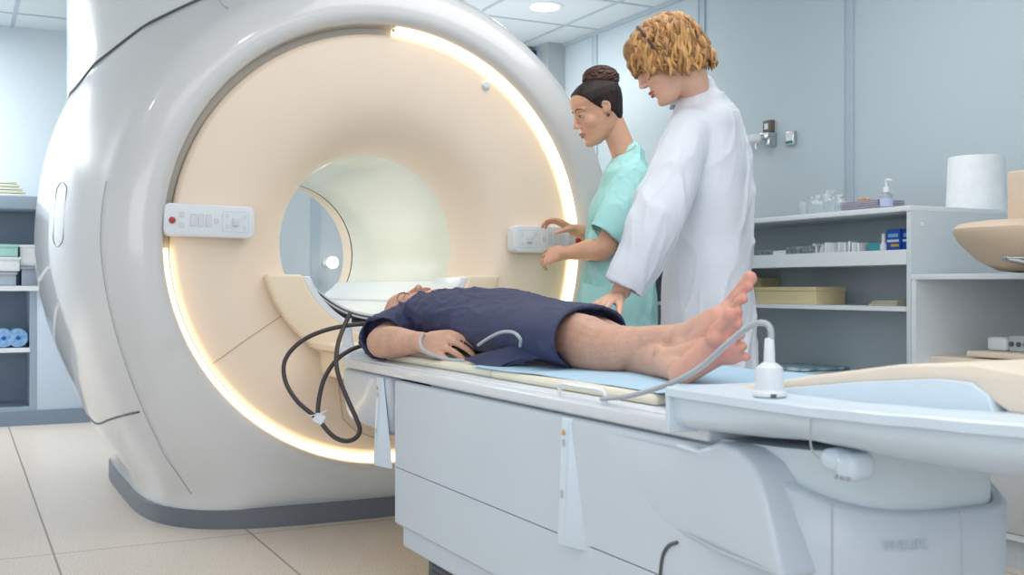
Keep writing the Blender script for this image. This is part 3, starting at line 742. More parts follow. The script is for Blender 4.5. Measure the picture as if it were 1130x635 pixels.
def hand(mb, wr, d, n, t, sc_=1, curl=(20, 20, 22, 25), spread=1, thumb=(.75, .62, -.15), tcurl=15, splay=.10):
    wr = Vector(wr); d = Vector(d).normalized(); n = Vector(n); n = (n - d * n.dot(d)).normalized(); t0 = Vector(t); t = (t0 - d * t0.dot(d) - n * t0.dot(n)).normalized()
    k = sc_
    mb.tube([wr - d * .03 * k, wr, wr + d * .035 * k, wr + d * .075 * k, wr + d * .092 * k], [(.026 * k, .020 * k), (.026 * k, .018 * k), (.034 * k, .016 * k), (.041 * k, .0135 * k), (.037 * k, .010 * k)], side=t, seg=18)
    mb.ell(wr + d * .035 * k + t * .022 * k - n * .008 * k, (.016 * k, .026 * k, .014 * k), Matrix((t, d, n)).transposed())
    L = (.074, .083, .077, .060); off = (.0315, .0108, -.0108, -.0310); back = (.088, .092, .089, .080)
    for i in range(4):
        p = wr + d * back[i] * k + t * off[i] * k; dd = (d + t * (off[i] * splay / .03)).normalized(); P = [p - d * .02 * k, p]; R = [.0092 * k, .0090 * k]
        ax = dd.cross(n).normalized()
        for q, (fr, rr_) in enumerate(((.45, .0083), (.31, .0076), (.24, .0062))):
            dd = Matrix.Rotation(-math.radians(curl[i] * (.8 if q == 0 else 1.1)), 3, ax) @ dd
            p = p + dd * L[i] * fr * k; P.append(p); R.append(rr_ * k)
        mb.tube(P, R, seg=12, sub=3)
    p = wr + d * .018 * k + t * .020 * k; dd = (d * thumb[0] + t * thumb[1] + n * thumb[2]).normalized(); P = [p]; R = [.013 * k]; ax = dd.cross(n + t * .3).normalized()
    for fr, rr_ in ((.045, .0125), (.034, .0105), (.026, .0080)):
        p = p + dd * fr * k; P.append(p); R.append(rr_ * k); dd = Matrix.Rotation(-math.radians(tcurl), 3, ax) @ dd
    mb.tube(P, R, seg=12, sub=3)

def cf(a, b_, c): return (CR * a + CF * b_ + UP * c)      # right, away, up -> world direction
def foot(mb, ankle, heel, big, little, up):
    """toe tips big/little; up = dorsal direction"""
    ankle, heel, big, little, up = map(Vector, (ankle, heel, big, little, up))
    mid = (big + little) / 2; d = (mid - heel).normalized(); s = (little - big); s = (s - d * s.dot(d)).normalized(); n = s.cross(d)
    if n.dot(up) < 0: n = -n
    L = (mid - heel).length
    mb.tube([heel + d * .0 + n * .012, heel + d * L * .22 + n * .014, heel + d * L * .5 + n * .016, heel + d * L * .70 + n * .004, heel + d * L * .80], [(.026, .027), (.029, .027), (.032, .023), (.043, .019), (.040, .013)], side=s, seg=18)
    mb.tube([ankle, ankle * .55 + (heel + d * L * .35 + n * .03) * .45, heel + d * L * .55 + n * .022, heel + d * L * .74 + n * .006], [.034, (.032, .030), (.033, .018), (.036, .010)], side=s, seg=16)
    mb.tube([ankle, heel + n * .02 + d * .005], [.032, .027], seg=14)
    for q in (-1, 1): mb.ell(ankle + s * .030 * q, (.013, .013, .016))
    for i in range(5):
        f_ = i / 4; tip = big * (1 - f_) + little * f_; r = (.0145, .0098, .0092, .0088, .0085)[i]
        tip = tip + d * (.008, .010, .002, -.006, -.012)[i]
        b = heel + d * L * .76 + s * ((f_ - .5) * .070) - n * .001
        tp = tip + n * .004
        m_ = (b + tp) / 2 + n * (.001 if i == 0 else .006)
        mb.tube([b, m_, tp - d * r * .5], [r * .95, r * .85, r], seg=12, sub=4)
        mb.ell(tp - d * r * .6 - n * .001, (r * 1.05, r * 1.05, r * 1.05), seg=12, rg=8)
    mb.ell(heel + d * L * .72 + s * (-.024) - n * .006, (.020, .018, .018))

def folds(dirv, freq, amp, amp2=.002, sc2=9, seed=0):
    dv = Vector(dirv).normalized()
    def f(co, no):
        out = np.empty(len(co))
        for i, p in enumerate(co):
            v = Vector(p); w_ = v - dv * (v.dot(dv) * .75)
            wob = mnoise.noise(v * 3 + Vector((seed, 5, 1))) * .8
            n1 = mnoise.noise(w_ * freq + Vector((seed + wob, 0, wob))); n3 = mnoise.noise(w_ * freq * 2.1 + Vector((0, seed + wob, 7))); n2 = mnoise.noise(v * sc2 + Vector((0, seed, 3)))
            r1 = max(0, 1 - abs(n1) * 5); r2 = max(0, 1 - abs(n3) * 5); am = .5 + mnoise.noise(v * 4 + Vector((seed, 2, 2)))
            out[i] = amp * am * (r1 ** 1.5 + .45 * r2 - .4) + amp2 * n2 * 2
        return out
    return f

# ---- patient -------------------------------------------------------
pat = thing('person', 'person in a navy gown lying on the table, head towards the scanner, bare feet crossed', 'person', (1.38, 2.6, .63))
b = MB()
h_ = Vector((-.453, .886, -.06)); f_ = Vector((-.10, .10, .99))
h_.normalize(); f_ = (f_ - h_ * f_.dot(h_)).normalized()
nose = ptX(463, 313.5, 1.345); O = nose - f_ * .112 - h_ * .083
T, Mh = head_mat(O, f_, h_); head(b, T, Mh)
b.tube([(1.40, 3.12, .705), T(0, -.03, -.01), T(0, -.03, .06)], [.055, .050, .05])
b.tube([(1.38, 2.55, .70), (1.385, 2.75, .705), (1.39, 3.0, .712), (1.39, 3.10, .712), (1.39, 3.17, .712)], [(.155, .068), (.145, .068), (.165, .070), (.16, .062), (.09, .045)], side=(1, 0, 0), seg=24)
sh_, el, wr = V(1.225, 3.125, .695), V(1.095, 2.995, .650), V(1.118, 2.735, .662)
b.tube([sh_, (sh_ + el) / 2, el, el * .72 + wr * .28, wr], [.052, .046, (.043), (.047), (.028)], seg=16)
hand(b, wr, (.22, -.97, .0), (-.72, -.15, .68), (.7, .1, .7), 1.10, (26, 26, 28, 32), tcurl=14, splay=.02, thumb=(.9, .38, -.25))
sh2, el2, wr2 = V(1.55, 3.12, .695), V(1.63, 2.95, .66), V(1.60, 2.70, .66)
b.tube([sh2, (sh2 + el2) / 2, el2, el2 * .7 + wr2 * .3, wr2], [.052, .045, .042, .042, .027])
hand(b, wr2, (-.15, -.97, .0), (.2, 0, .95), (-1, 0, 0), 1.0)
# near (right) leg crossing on top, far (left) leg beneath
kn, an = V(1.315, 2.235, .683), V(1.372, 1.895, .700)
b.tube([V(1.30, 2.60, .69), V(1.30, 2.42, .685), kn, kn * .68 + an * .32 + V(0, 0, -.020), kn * .3 + an * .7 + V(0, 0, -.010), an], [.078, .074, .066, .0575, .041, .034], seg=20)
kn2, an2 = V(1.43, 2.225, .655), pt(737, 401, 2.27)
b.tube([V(1.47, 2.60, .69), V(1.46, 2.42, .668), kn2, kn2 * .66 + an2 * .34 + V(0, 0, -.002), kn2 * .3 + an2 * .7, an2], [.078, .072, .058, .055, .040, .034], seg=20)
foot(b, an, pt(768, 392, 2.24), pt(829, 308, 2.15), pt(817, 352, 2.13), cf(-.6, .5, .5))
foot(b, an2, pt(750, 416, 2.165), pt(806, 349, 2.09), pt(831, 390, 2.10), cf(-.1, 1, .2))
body = b.build('body', M_skinp, pat, voxel=.0034, relax=3)
face_parts(pat, T, Mh, M_lip, closed=True)
scalp(T, [(.22, .02), (.20, .02), (.16, .015), (.12, .0), (.10, -.03), (.06, -.06), (.04, -.07)], .0035).build('hair', mat('hair_short_grey', '5b4a44', .8, bump=.4, bscale=300), pat)
g = MB()
g.tube([(1.41, 3.235, .722), (1.40, 3.19, .722), (1.388, 3.10, .720), (1.385, 2.92, .722), (1.382, 2.76, .714), (1.38, 2.60, .700), (1.378, 2.42, .696), (1.375, 2.262, .690)],
       [(.090, .050), (.150, .068), (.208, .084), (.212, .087), (.202, .081), (.205, .081), (.196, .078), (.180, .078)], side=(1, 0, 0), seg=40, cup=.10, wall=.010, power=2.3)
g.tube([(1.27, 3.13, .700), (1.20, 3.11, .690), (1.130, 3.045, .668), (1.105, 3.015, .658)], [.062, .068, .072, .072], seg=24, cup=.05, wall=.010)
g.tube([(1.52, 3.14, .700), (1.58, 3.11, .695), (1.615, 3.03, .68)], [.07, .07, .066], seg=24, cup=.05, wall=.010)
def gown_disp(co, no):
    f1_ = folds((.25, 1, .1), 12, .022, .004, 16, 3)(co, no)
    base = folds((1, .3, .4), 7, .008, .003, 10, 9)(co, no)
    k = np.clip((co[:, 1] - 2.65) / .3, 0, 1)
    out = co + no * (f1_ * (.25 + .75 * k) * .8 + base * (.3 + .5 * k))[:, None]
    out[:, 1] += np.clip((2.62 - co[:, 1]) / .36, 0, 1) * (co[:, 0] - 1.34) * np.where(co[:, 0] > 1.34, .62, .85)
    return out
gown = g.build('gown', M_navy, pat, voxel=.0052, relax=4, disp=gown_disp)
# loose flap of the gown beside the hand
F = [[ptX(512, 398, 1.13), ptX(545, 410, 1.14), ptX(556, 402, 1.17)], [ptX(530, 392, 1.16), ptX(558, 400, 1.17), ptX(578, 400, 1.20)], [ptX(556, 386, 1.19), ptX(575, 388, 1.20), ptX(604, 396, 1.23)], [ptX(592, 376, 1.22), ptX(606, 383, 1.22), ptX(628, 398, 1.25)]]
vs = []; nu, nv = 12, 12
def bez(P, t): 
    Q, _ = catmull(P, 12); return Q[min(int(t * (len(Q) - 1) + .5), len(Q) - 1)]
for i in range(nu + 1):
    col_ = [bez(r_, i / nu) for r_ in F]
    for j in range(nv + 1): vs.append(bez(col_, j / nv))
mf = sheet([vs[i * (nv + 1):(i + 1) * (nv + 1)] for i in range(nu + 1)], (-.004, 0, .005))
mf.build('gown_flap', M_navy, pat, subd=1)
MB().tube([ptX(572, 332, 1.40), ptX(576, 329, 1.40), ptX(582, 329, 1.40), ptX(587, 336, 1.40)], [.0026] * 4, seg=8).build('gown_tie', M_navy, pat)

# ---- nurse in mint -------------------------------------------------
nur = thing('person', 'person in mint scrubs with dark hair in a bun pressing the control panel', 'person', (pt(683, 300, 4.0).x, pt(683, 300, 4.0).y, 0))
b = MB(); P0 = math.radians(22)
Fd = cf(-.97, -.20, 0).normalized(); f_ = Fd * math.cos(P0) - UP * math.sin(P0); h_ = UP * math.cos(P0) + Fd * math.sin(P0)
nose = pt(633, 143, 3.96); O = nose - f_ * .112 - h_ * .083; T, Mh = head_mat(O, f_, h_); head(b, T, Mh)
nk = pt(692, 182, 4.0)
b.tube([nk + V(0, 0, -.04), nk + V(0, 0, .01), T(0, -.035, .03), T(0, -.03, .07)], [.060, .048, .046, .048], seg=18)
side = cf(0, 1, 0)
b.tube([pt(690, 345, 4.0), pt(690, 300, 4.0), pt(688, 245, 4.0), pt(690, 205, 4.0), pt(692, 188, 4.0)], [(.14, .09), (.12, .08), (.13, .08), (.135, .055), (.08, .045)], side=side, seg=24)
s1, e1, w1 = pt(699, 207, 3.86), pt(667, 274, 3.80), pt(623, 280, 3.965)
b.tube([s1, (s1 + e1) / 2, e1, e1 * .7 + w1 * .3, w1], [.040, .040, .039, .039, .0245], seg=16)
hand(b, w1, pt(595, 284, 4.06) - w1, cf(.25, -.9, .35), (0, 0, 1), .95, (16, 20, 24, 28), thumb=(.85, .45, -.25), tcurl=8)
s2, e2, w2 = pt(689, 200, 4.15), pt(668, 262, 4.22), pt(634, 254, 4.13)
b.tube([s2, (s2 + e2) / 2, e2, e2 * .6 + w2 * .4, w2], [.045, .041, .038, .036, .0245], seg=16)
hand(b, w2, pt(607, 240, 4.085) - w2, cf(.1, .0, 1), cf(-.1, -.95, -.2), .90, (14, 24, 28, 32), thumb=(.85, .35, -.55), tcurl=4)
for dz, oy in ((.09, .1), (-.09, -.1)):
    hp = pt(690, 345, 4.0 + dz); k_ = V(hp.x, hp.y, .46); a_ = V(hp.x, hp.y, .09)
    b.tube([hp, k_, a_], [.075, .052, .034], seg=14)
    foot(b, a_, a_ + V(0, 0, -.065) - Fd * .045, a_ + Fd * .19 + cf(0, -.035 if dz > 0 else .035, -.075), a_ + Fd * .16 + cf(0, .035 if dz > 0 else -.035, -.075), (0, 0, 1))
b.build('body', M_skinn, nur, voxel=.0036, relax=3)
face_parts(nur, T, Mh, M_lipn)
MB().ell(T(.081, -.004, .084), (.006, .006, .006), Mh).build('ear_stud', M_black, nur)
scalp(T, [(.226, .09), (.205, .075), (.192, .064), (.175, .050), (.15, .036), (.13, .020), (.105, .0), (.092, -.030), (.06, -.048), (.035, -.055)], .0065).build('hair', M_hairn, nur)
bc = pt(663, 87, 3.99); bn = MB(); bn.ell(bc, (.060, .060, .042)); bn.ell(bc + V(0, 0, -.02), (.052, .052, .035))
random.seed(3)
for i in range(150):
    a = random.uniform(0, 2 * math.pi); el_ = random.uniform(-.9, 1.3); P = []
    for k in range(7):
        aa = a + k * .28; ee = el_ + .18 * math.sin(k * 1.9 + i); rr_ = 1.02 + .06 * math.sin(k * 2.2 + i * 1.3)
        P.append(bc + V(.062 * rr_ * math.cos(ee) * math.cos(aa), .062 * rr_ * math.cos(ee) * math.sin(aa), .043 * rr_ * math.sin(ee)))
    bn.tube(P, [.002, .0042, .0045, .0045, .0042, .0035, .002], seg=6, sub=2)
bn.build('hair_bun', M_hairn2, nur)
g = MB()
g.tube([pt(698, 170, 4.0), pt(695, 184, 4.0), pt(690, 204, 4.0), pt(683, 245, 4.0), pt(683, 290, 4.0), pt(680, 340, 4.0), pt(676, 400, 4.0)],
       [(.070, .046), (.125, .070), (.176, .092), (.180, .118), (.175, .122), (.195, .150), (.215, .175)], side=side, seg=36, cup=.08, wall=.012)
g.tube([pt(700, 196, 3.90), pt(690, 222, 3.85), pt(676, 250, 3.81), pt(668, 262, 3.80)], [.066, .074, .074, .070], seg=22, cup=.05, wall=.011)
g.tube([pt(691, 196, 4.08), pt(680, 225, 4.17), pt(672, 246, 4.19)], [.062, .068, .066], seg=22, cup=.05, wall=.011)
g.build('scrub_top', M_mint, nur, voxel=.006, relax=4, disp=folds((.05, 0, 1), 11, .018, .003, 14, 5))
nf = MB(); nf.tube([pt(676, 170, 3.92) , pt(684, 171, 3.88), pt(697, 165, 3.90), pt(702, 160, 3.95)], [.0012] * 4, seg=6); nf.build('necklace', mat('gold', 'c79a54', .3, metal=1), nur)
pk = MB(); c0, c1, c2, c3 = pt(642, 312, 3.885), pt(670, 318, 3.815), pt(671, 352, 3.80), pt(640, 350, 3.87)
pk.rings([[c0, c1, c2, c3], [p + CF * .03 for p in (c0, c1, c2, c3)]]).build('scrub_pocket', M_mint, nur, bevel=.004)
tr_ = MB()
for dz in (.095, -.095):
    hp = pt(682, 380, 4.0 + dz); tr_.tube([hp, V(hp.x, hp.y, .4), V(hp.x, hp.y, .09)], [.10, .085, .08], seg=20, cup=.04)
tr_.build('trousers', M_mint, nur, voxel=.008)

# ---- doctor in white coat -----------------------------------------
doc = thing('person', 'person in a long white coat with curly blond hair resting a hand on the patient', 'person', (pt(776, 300, 3.22).x, pt(776, 300, 3.22).y, 0))
b = MB(); P0 = math.radians(33)
Fd = cf(-.97, .16, 0).normalized(); f_ = Fd * math.cos(P0) - UP * math.sin(P0); h_ = UP * math.cos(P0) + Fd * math.sin(P0)
nose = pt(706, 99, 3.17); O = nose - f_ * .112 - h_ * .083; T, Mh = head_mat(O, f_, h_); head(b, T, Mh)
nk = pt(768, 112, 3.24)
b.tube([nk + V(0, 0, -.05), nk + cf(-.006, 0, 0), T(0, -.030, .03), T(0, -.03, .08)], [.058, .048, .047, .050], seg=18)
b.tube([pt(780, 330, 3.24), pt(782, 270, 3.24), pt(778, 200, 3.24), pt(774, 150, 3.24), pt(772, 125, 3.24)], [(.14, .09), (.12, .08), (.13, .08), (.135, .06), (.075, .045)], side=side, seg=24)
s1, e1, w1 = pt(758, 158, 3.10), pt(727, 240, 3.0), pt(682, 326, 3.0)
b.tube([s1, e1, w1], [.038, .038, .024], seg=16)
hand(b, w1, pt(650, 343, 2.88) - w1, cf(-.45, -.35, .8), cf(.6, -.7, -.2), .95, (14, 16, 18, 20), thumb=(.93, .40, -.3), tcurl=4)
s2, e2, w2 = pt(778, 158, 3.40), pt(785, 240, 3.46), pt(785, 320, 3.42)
b.tube([s2, e2, w2], [.045, .038, .024], seg=16); hand(b, w2, (0, 0, -1), cf(0, 1, 0), cf(-1, 0, 0), .95)
for dz in (.09, -.09):
    hp = pt(780, 330, 3.24 + dz); k_ = V(hp.x, hp.y, .46); a_ = V(hp.x, hp.y, .09)
    b.tube([hp, k_, a_], [.075, .052, .034], seg=14)
    foot(b, a_, a_ + V(0, 0, -.065) - Fd * .045, a_ + Fd * .19 + cf(0, -.035 if dz > 0 else .035, -.075), a_ + Fd * .16 + cf(0, .035 if dz > 0 else -.035, -.075), (0, 0, 1))
b.build('body', M_skinf, doc, voxel=.0036, relax=3)
face_parts(doc, T, Mh, M_lip, brow=mat('brow_blond', '8a6238', .7))
hb = MB(); hb.ell(T(0, -.018, .142), (.088, .096, .084), Mh, 28, 18); hb.ell(T(0, -.058, .080), (.074, .048, .062), Mh)
hb.ell(T(0, .055, .180), (.062, .045, .045), Mh)
hb_o = hb.build('hair', M_hairb, doc, voxel=.004)
random.seed(11)
lk = MB(); lk2 = MB()
for i in range(560):
    th = random.uniform(0, 2 * math.pi); z0_ = random.uniform(-.35, 1.35)       # elevation angle start
    front = math.sin(th)                       # +1 face side
    endel = -1.1 if front < -.1 else (-.75 if front < .35 else (-.45 if front < .7 else -.12))
    st = min(1.45, z0_ + .2); en = max(endel * random.uniform(.85, 1.05), st - random.uniform(.6, 1.3)); P = []; ph = random.uniform(0, 6.3); amp_ = random.uniform(.03, .075); tw = random.uniform(-.35, .35)
    nseg = 9; grow = random.uniform(1.0, 1.09)
    for k in range(nseg):
        t_ = k / (nseg - 1); e_ = st * (1 - t_) + en * t_; a_ = th + tw * t_ + amp_ * 2.4 * math.sin(ph + t_ * 7)
        g_ = grow + .05 * math.sin(ph + t_ * 9) + (.06 * t_ if t_ > .6 else 0)
        ce_ = math.cos(e_) if e_ > 0 else 1 - .12 * e_ * e_
        P.append(T(.090 * g_ * ce_ * math.cos(a_), -.012 + .099 * g_ * ce_ * math.sin(a_), .136 + (.090 * g_ * math.sin(e_) if e_ > 0 else .135 * math.sin(e_))))
    r0 = random.uniform(.0042, .0080)
    (lk if random.random() < .45 else lk2).tube(P, [r0 * .5, r0 * .9, r0, r0, r0, r0, r0 * .9, r0 * .7, r0 * .25], seg=7, sub=2)
lk.build('curls_dark', M_hairb, hb_o); lk2.build('curls_light', M_hairb2, hb_o)
hbnd = MB(); P = []
for k in range(15):
    a_ = math.radians(-5 + 190 * k / 14); P.append(T(.099 * math.cos(a_), .022, .135 + .101 * math.sin(a_)))
hbnd.tube(P, [(.004, .007)] * 15, seg=8, sub=2).build('hair_band', M_hairn2, doc)
g = MB()
g.tube([pt(769, 102, 3.24), pt(772, 116, 3.24), pt(776, 140, 3.24), pt(779, 195, 3.24), pt(781, 260, 3.24), pt(780, 330, 3.24), pt(778, 430, 3.24)],
       [(.068, .058), (.115, .082), (.172, .110), (.180, .130), (.172, .125), (.185, .132), (.205, .15)], side=side, seg=36, cup=.08, wall=.012)
g.tube([pt(762, 146, 3.12), pt(745, 190, 3.05), pt(727, 240, 2.99), pt(702, 292, 2.99), pt(688, 318, 2.99)], [.070, .076, .074, .066, .060], seg=24, cup=.06, wall=.010)
g.tube([pt(778, 146, 3.38), pt(780, 190, 3.44), pt(785, 240, 3.46), pt(785, 310, 3.43)], [.066, .07, .065, .058], seg=24, cup=.05, wall=.010)
# pocket flap bulge and collar base
g.build('coat', M_coat, doc, voxel=.006, relax=4, disp=folds((.25, 0, 1), 9, .014, .003, 11, 12))
cl = []
cc_ = pt(764, 103, 3.24)
for k in range(41):
    a_ = math.radians(-150 + 300 * k / 40); q = math.cos(a_); e_ = cf(math.cos(a_), math.sin(a_), 0)
    bse = cc_ + cf(.050 * q, .056 * math.sin(a_), .022 * q)
    cl.append([bse + e_ * r + UP * z for r, z in ((.0, -.012), (.001, .016), (.005, .021), (.010, .017), (.024, -.020), (.021, -.024), (.008, .004), (.004, -.012))])
MB().rings(cl).build('collar', M_coat, doc, sharp=50)
tr_ = MB()
for dz in (.095, -.095):
    hp = pt(780, 380, 3.24 + dz); tr_.tube([hp, V(hp.x, hp.y, .4), V(hp.x, hp.y, .09)], [.09, .08, .075], seg=20, cup=.04)
tr_.build('trousers', M_coat, doc, voxel=.008)

# ------------------------------------------------------------------ cables
# black hoses by the head end with white clip
dd = 3.17
h1_ = cable([pt(x, y, d_) for x, y, d_ in ((386, 347, 3.34), (379, 362, 3.3), (373, 380, 3.22), (371, 400, dd), (375, 420, 3.15), (384, 442, 3.13), (393, 462, 3.12), (397, 475, 3.12), (392, 484, 3.12), (381, 487, 3.13), (368, 482, 3.15), (356, 469, 3.16), (351, 460, 3.16), (352, 441, 3.17), (358, 418, 3.19), (371, 398, 3.22), (388, 386, 3.26), (406, 380, 3.30))], .0068).build('hose', M_black)
tag(h1_, 'black hose in a narrow upright loop beside the head end of the table', 'hose')
h2_ = cable([pt(x, y, d_) for x, y, d_ in ((354, 465, 3.17), (344, 457, 3.18), (328, 443, 3.2), (316, 424, 3.22), (313, 405, 3.24), (319, 390, 3.26), (334, 376, 3.28), (355, 366, 3.3), (380, 360, 3.32), (408, 357, 3.34))], .0068).build('hose', M_black)
tag(h2_, 'black hose bowing out widest to the left in front of the beige funnel', 'hose')
c = pt(353, 462, 3.165)
cp = thing('hose_clip', 'small white clip joining the two black hoses', 'clip', c)
MB().box(-.016, .016, -.012, .012, -.016, .014, Matrix.Translation(c) @ Matrix.Rotation(-TH, 4, 'Z') @ Matrix.Rotation(.5, 4, 'Y')).build('clip_body', M_white, cp, bevel=.005)
MB().tube([c + cf(-.03, -.008, .008), c + cf(.0, -.013, .014), c + cf(.022, -.008, .024)], [.0018] * 3, seg=6).build('cable_tie', M_white, cp)
st = thing('hose_holder', 'white upright holder carrying the end of the black hose near the bore', 'holder', pt(384, 378, 3.42))
c = pt(384, 378, 3.42)
MB().rings([[c + cf(dx * w_, dy, z) for dx, dy in ((-1, -.014), (1, -.014), (1, .014), (-1, .014))] for w_, z in ((.032, -.030), (.016, -.004), (.010, .05), (.010, .075))]).build('holder_body', M_white, st, bevel=.003)
# grey cable round the wrist and over the gown
gc = cable([ptX(574, 382, 1.17), ptX(574, 374, 1.155), ptX(566, 367, 1.15), ptX(553, 367, 1.15), ptX(540, 373, 1.15), ptX(528, 381, 1.15)], .0040)
tag(gc.build('cable', M_cable), 'thin grey cable curving over the navy gown in front of the fingers', 'cable')
gc = cable([ptX(474, 371, 1.16), ptX(467, 370, 1.11), ptX(463.5, 377, 1.075), ptX(467, 386, 1.062), ptX(480, 393, 1.062), ptX(495, 397, 1.085), ptX(511, 398, 1.10)], .0042)
tag(gc.build('cable', M_cable), 'thin grey cable looped around the wrist of the patient', 'cable')
gc = cable([pt(x, y, d_) for x, y, d_ in ((850, 380, 1.552), (851, 368, 1.553), (847, 358.5, 1.56), (836, 357, 1.57), (822, 364, 1.60), (800, 382, 1.64), (775, 404, 1.70), (748, 420, 1.76), (715, 432, 1.86), (690, 438, 1.95), (664, 440.5, 2.03))], .0046)
tag(gc.build('cable', M_cable), 'grey cable arching from the white plug past the bare feet', 'cable')
c = ptZ(849, 438, .654)
pg = thing('connector_plug', 'white bell shaped plug standing on the foot tray with a grey cable', 'plug', c)
MB().lathe(c, [(.022, 0), (.0245, .002), (.0245, .006), (.020, .010), (.0195, .020), (.0200, .034), (.0185, .042), (.012, .047), (.0078, .050)], 36).build('plug_body', M_white, pg)
MB().lathe(c, [(.0078, .049), (.0078, .060), (.0066, .082), (.0052, .084)], 24).build('plug_sleeve', M_white, pg)
MB().box(-.004, .004, -.0256, -.018, .001, .006, Matrix.Translation(c) @ Matrix.Rotation(-TH, 4, 'Z')).build('plug_notch', M_seam, pg)

# ------------------------------------------------------------------ cabinets on the right
CXF = 2.70
cab = thing('shelf_cabinet', 'tall white open shelf cabinet against the right wall behind the table', 'cabinet', (CXF, 3.3, 0))
YC0, YC1, XBK = 2.51, 4.25, 3.30
MB().box(CXF, XBK, YC0, YC0 + .018, 0, 1.055).build('side_panel', M_cab, cab, bevel=.001)
MB().box(CXF, XBK, YC1 - .018, YC1, 0, 1.055).build('side_panel', M_cab, cab, bevel=.001)
MB().box(CXF - .002, XBK, YC0, YC1, 1.055, 1.072).build('top_panel', M_cabw, cab, bevel=.001)
MB().box(3.00, 3.01, YC0 + .018, YC1 - .018, .0, 1.055).build('back_panel', M_cab, cab)
MB().box(CXF + .001, XBK - .01, YC0 + .018, YC1 - .018, .884, .90).build('shelf', M_cabw, cab)
MB().box(CXF - .001, CXF + .015, YC0 + .018, YC1 - .018, .884, .932).build('shelf_lip', M_cabw, cab)
MB().box(CXF + .01, XBK - .01, YC0 + .018, YC1 - .018, .733, .748).build('shelf', M_cabw, cab)
MB().box(CXF + .02, XBK - .01, YC0 + .018, YC1 - .018, .06, .08).build('shelf', M_cabw, cab)
MB().box(CXF + .02, CXF + .04, YC0 + .018, YC1 - .018, 0, .06).build('plinth', M_cab, cab)
q = ptY(1018, 248, YC0); MB().lathe((q.x, YC0, q.z), [(.001, -.003), (.006, -.003), (.008, .0)], 16, axis='y').build('screw_cap', M_cabw, cab)

low = thing('low_cabinet', 'low white open cabinet with drawers at the right edge holding beige boards', 'cabinet', (CXF, 1.8, 0))
YL0, YL1 = .9, 2.505
MB().box(CXF - .005, XBK, YL0, YL1, .835, .852).build('top_panel', M_cabw, low, bevel=.001)
MB().box(CXF - .003, XBK, YL1 - .018, YL1, .0, .835).build('side_panel', M_cabw, low)
MB().box(CXF, XBK, YL0, YL0 + .018, .0, .835).build('side_panel', M_cab, low)
MB().box(XBK - .01, XBK, YL0, YL1 - .018, .0, .835).build('back_panel', M_cab, low)
MB().box(CXF, XBK - .01, YL0 + .018, YL1 - .018, .545, .56).build('shelf', M_cabw, low)
for z0, z1 in ((.105, .277), (.285, .41), (.418, .540)):
    dr = MB().box(CXF - .012, CXF + .004, YL0 + .01, YL1 - .02, z0, z1).build('drawer', mat('drawer_front', 'c9cdd0', .5), low, bevel=.002)
MB().box(CXF - .008, CXF + .02, YL0, YL1 - .02, .085, .103).build('bottom_rail', M_cabw, low)
MB().box(CXF + .015, CXF + .03, YL0, YL1 - .02, .0, .085).build('plinth', M_cab, low)

# shelf contents -----------------------------------------------------
def atX(px, py, X): return ptX(px, py, X)
def carton(name, label, cat, x0, x1, y0, y1, z0, z1, m, bev=.002, group=None, parts=None):
    t = thing(name, label, cat, ((x0 + x1) / 2, (y0 + y1) / 2, z0), group)
    MB().box(x0, x1, y0, y1, z0, z1).build('carton', m, t, bevel=bev)
    if parts: parts(t)
    return t
ya = ptX(905, 327, 2.76).y; yb = ptX(838, 327, 2.76).y
t = thing('storage_box', 'flat cream storage box on the middle shelf, the wide one in front', 'box', (2.8, (ya + yb) / 2, .748), 'cream boxes on the middle shelf')
MB().box(2.74, 2.88, ya, yb, .748, .800).build('box_body', M_cbeige, t, bevel=.003)
MB().box(2.737, 2.883, ya - .003, yb + .003, .796, .812).build('box_lid', M_cbeige, t, bevel=.003)
yc2 = ptX(862, 310, 3.0).y
t = thing('storage_box', 'smaller cream box standing behind the wide one on the middle shelf', 'box', (3.1, yc2 + .2, .748), 'cream boxes on the middle shelf')
MB().box(2.895, 2.99, yc2, yc2 + .35, .748, .835).build('box_body', M_cbeige, t, bevel=.003)
MB().box(2.892, 2.993, yc2 - .003, yc2 + .353, .825, .850).build('box_lid', M_cbeige, t, bevel=.003)
ya = ptX(1001, 334, 2.8).y; yb = ptX(968, 334, 2.8).y
t = thing('paper_stack', 'small stack of folded beige papers at the near end of the middle shelf', 'papers', (2.85, (ya + yb) / 2, .748))
for k in range(3): MB().box(2.78 + .004 * k, 2.98, ya + .03, yb + .02 - .006 * k, .7485 + .006 * k, .7535 + .006 * k).build('paper_sheet', mat('paper_beige', 'cfc8b4', .8), t, bevel=.001)
# blue cartons
def blue(px0, px1, X, lab, stripe=True):
    y0 = ptX(px1, 260, X).y; y1 = ptX(px0, 260, X).y
    t = thing('medicine_box', lab, 'box', (X, (y0 + y1) / 2, .90), 'blue cartons on the top shelf')
    MB().box(X, X + .07, y0, y1, .90, 1.005).build('carton', M_dblue, t, bevel=.001)
    MB().box(X - .0006, X + .001, y0 + .008, y1 - .008, .978, .990).build('carton_print', mat('print_light_blue', '7fb4ee', .5), t)
    MB().box(X - .0006, X + .001, y0 + .004, y1 - .004, .962, .970).build('carton_print', mat('print_white', 'd8e4f4', .5), t)
    MB().box(X - .0006, X + .001, y0 + .004, y1 - .02, .946, .955).build('carton_print', M_ylw, t)
    MB().prism([Vector((X - .0006, y0 + .005, .905)), Vector((X - .0006, y1 - .006, .905)), Vector((X - .0006, (y0 + y1) / 2, .93))], (.001, 0, 0)).build('carton_print', mat('print_white', 'd8e4f4', .5), t)
blue(978, 993, 2.78, 'blue and yellow medicine carton on the top shelf, left one of the pair')
blue(995, 1012, 2.79, 'blue medicine carton partly hidden behind the cabinet side, right one of the pair')
y0 = ptX(971, 268, 2.77).y; y1 = ptX(957, 268, 2.77).y
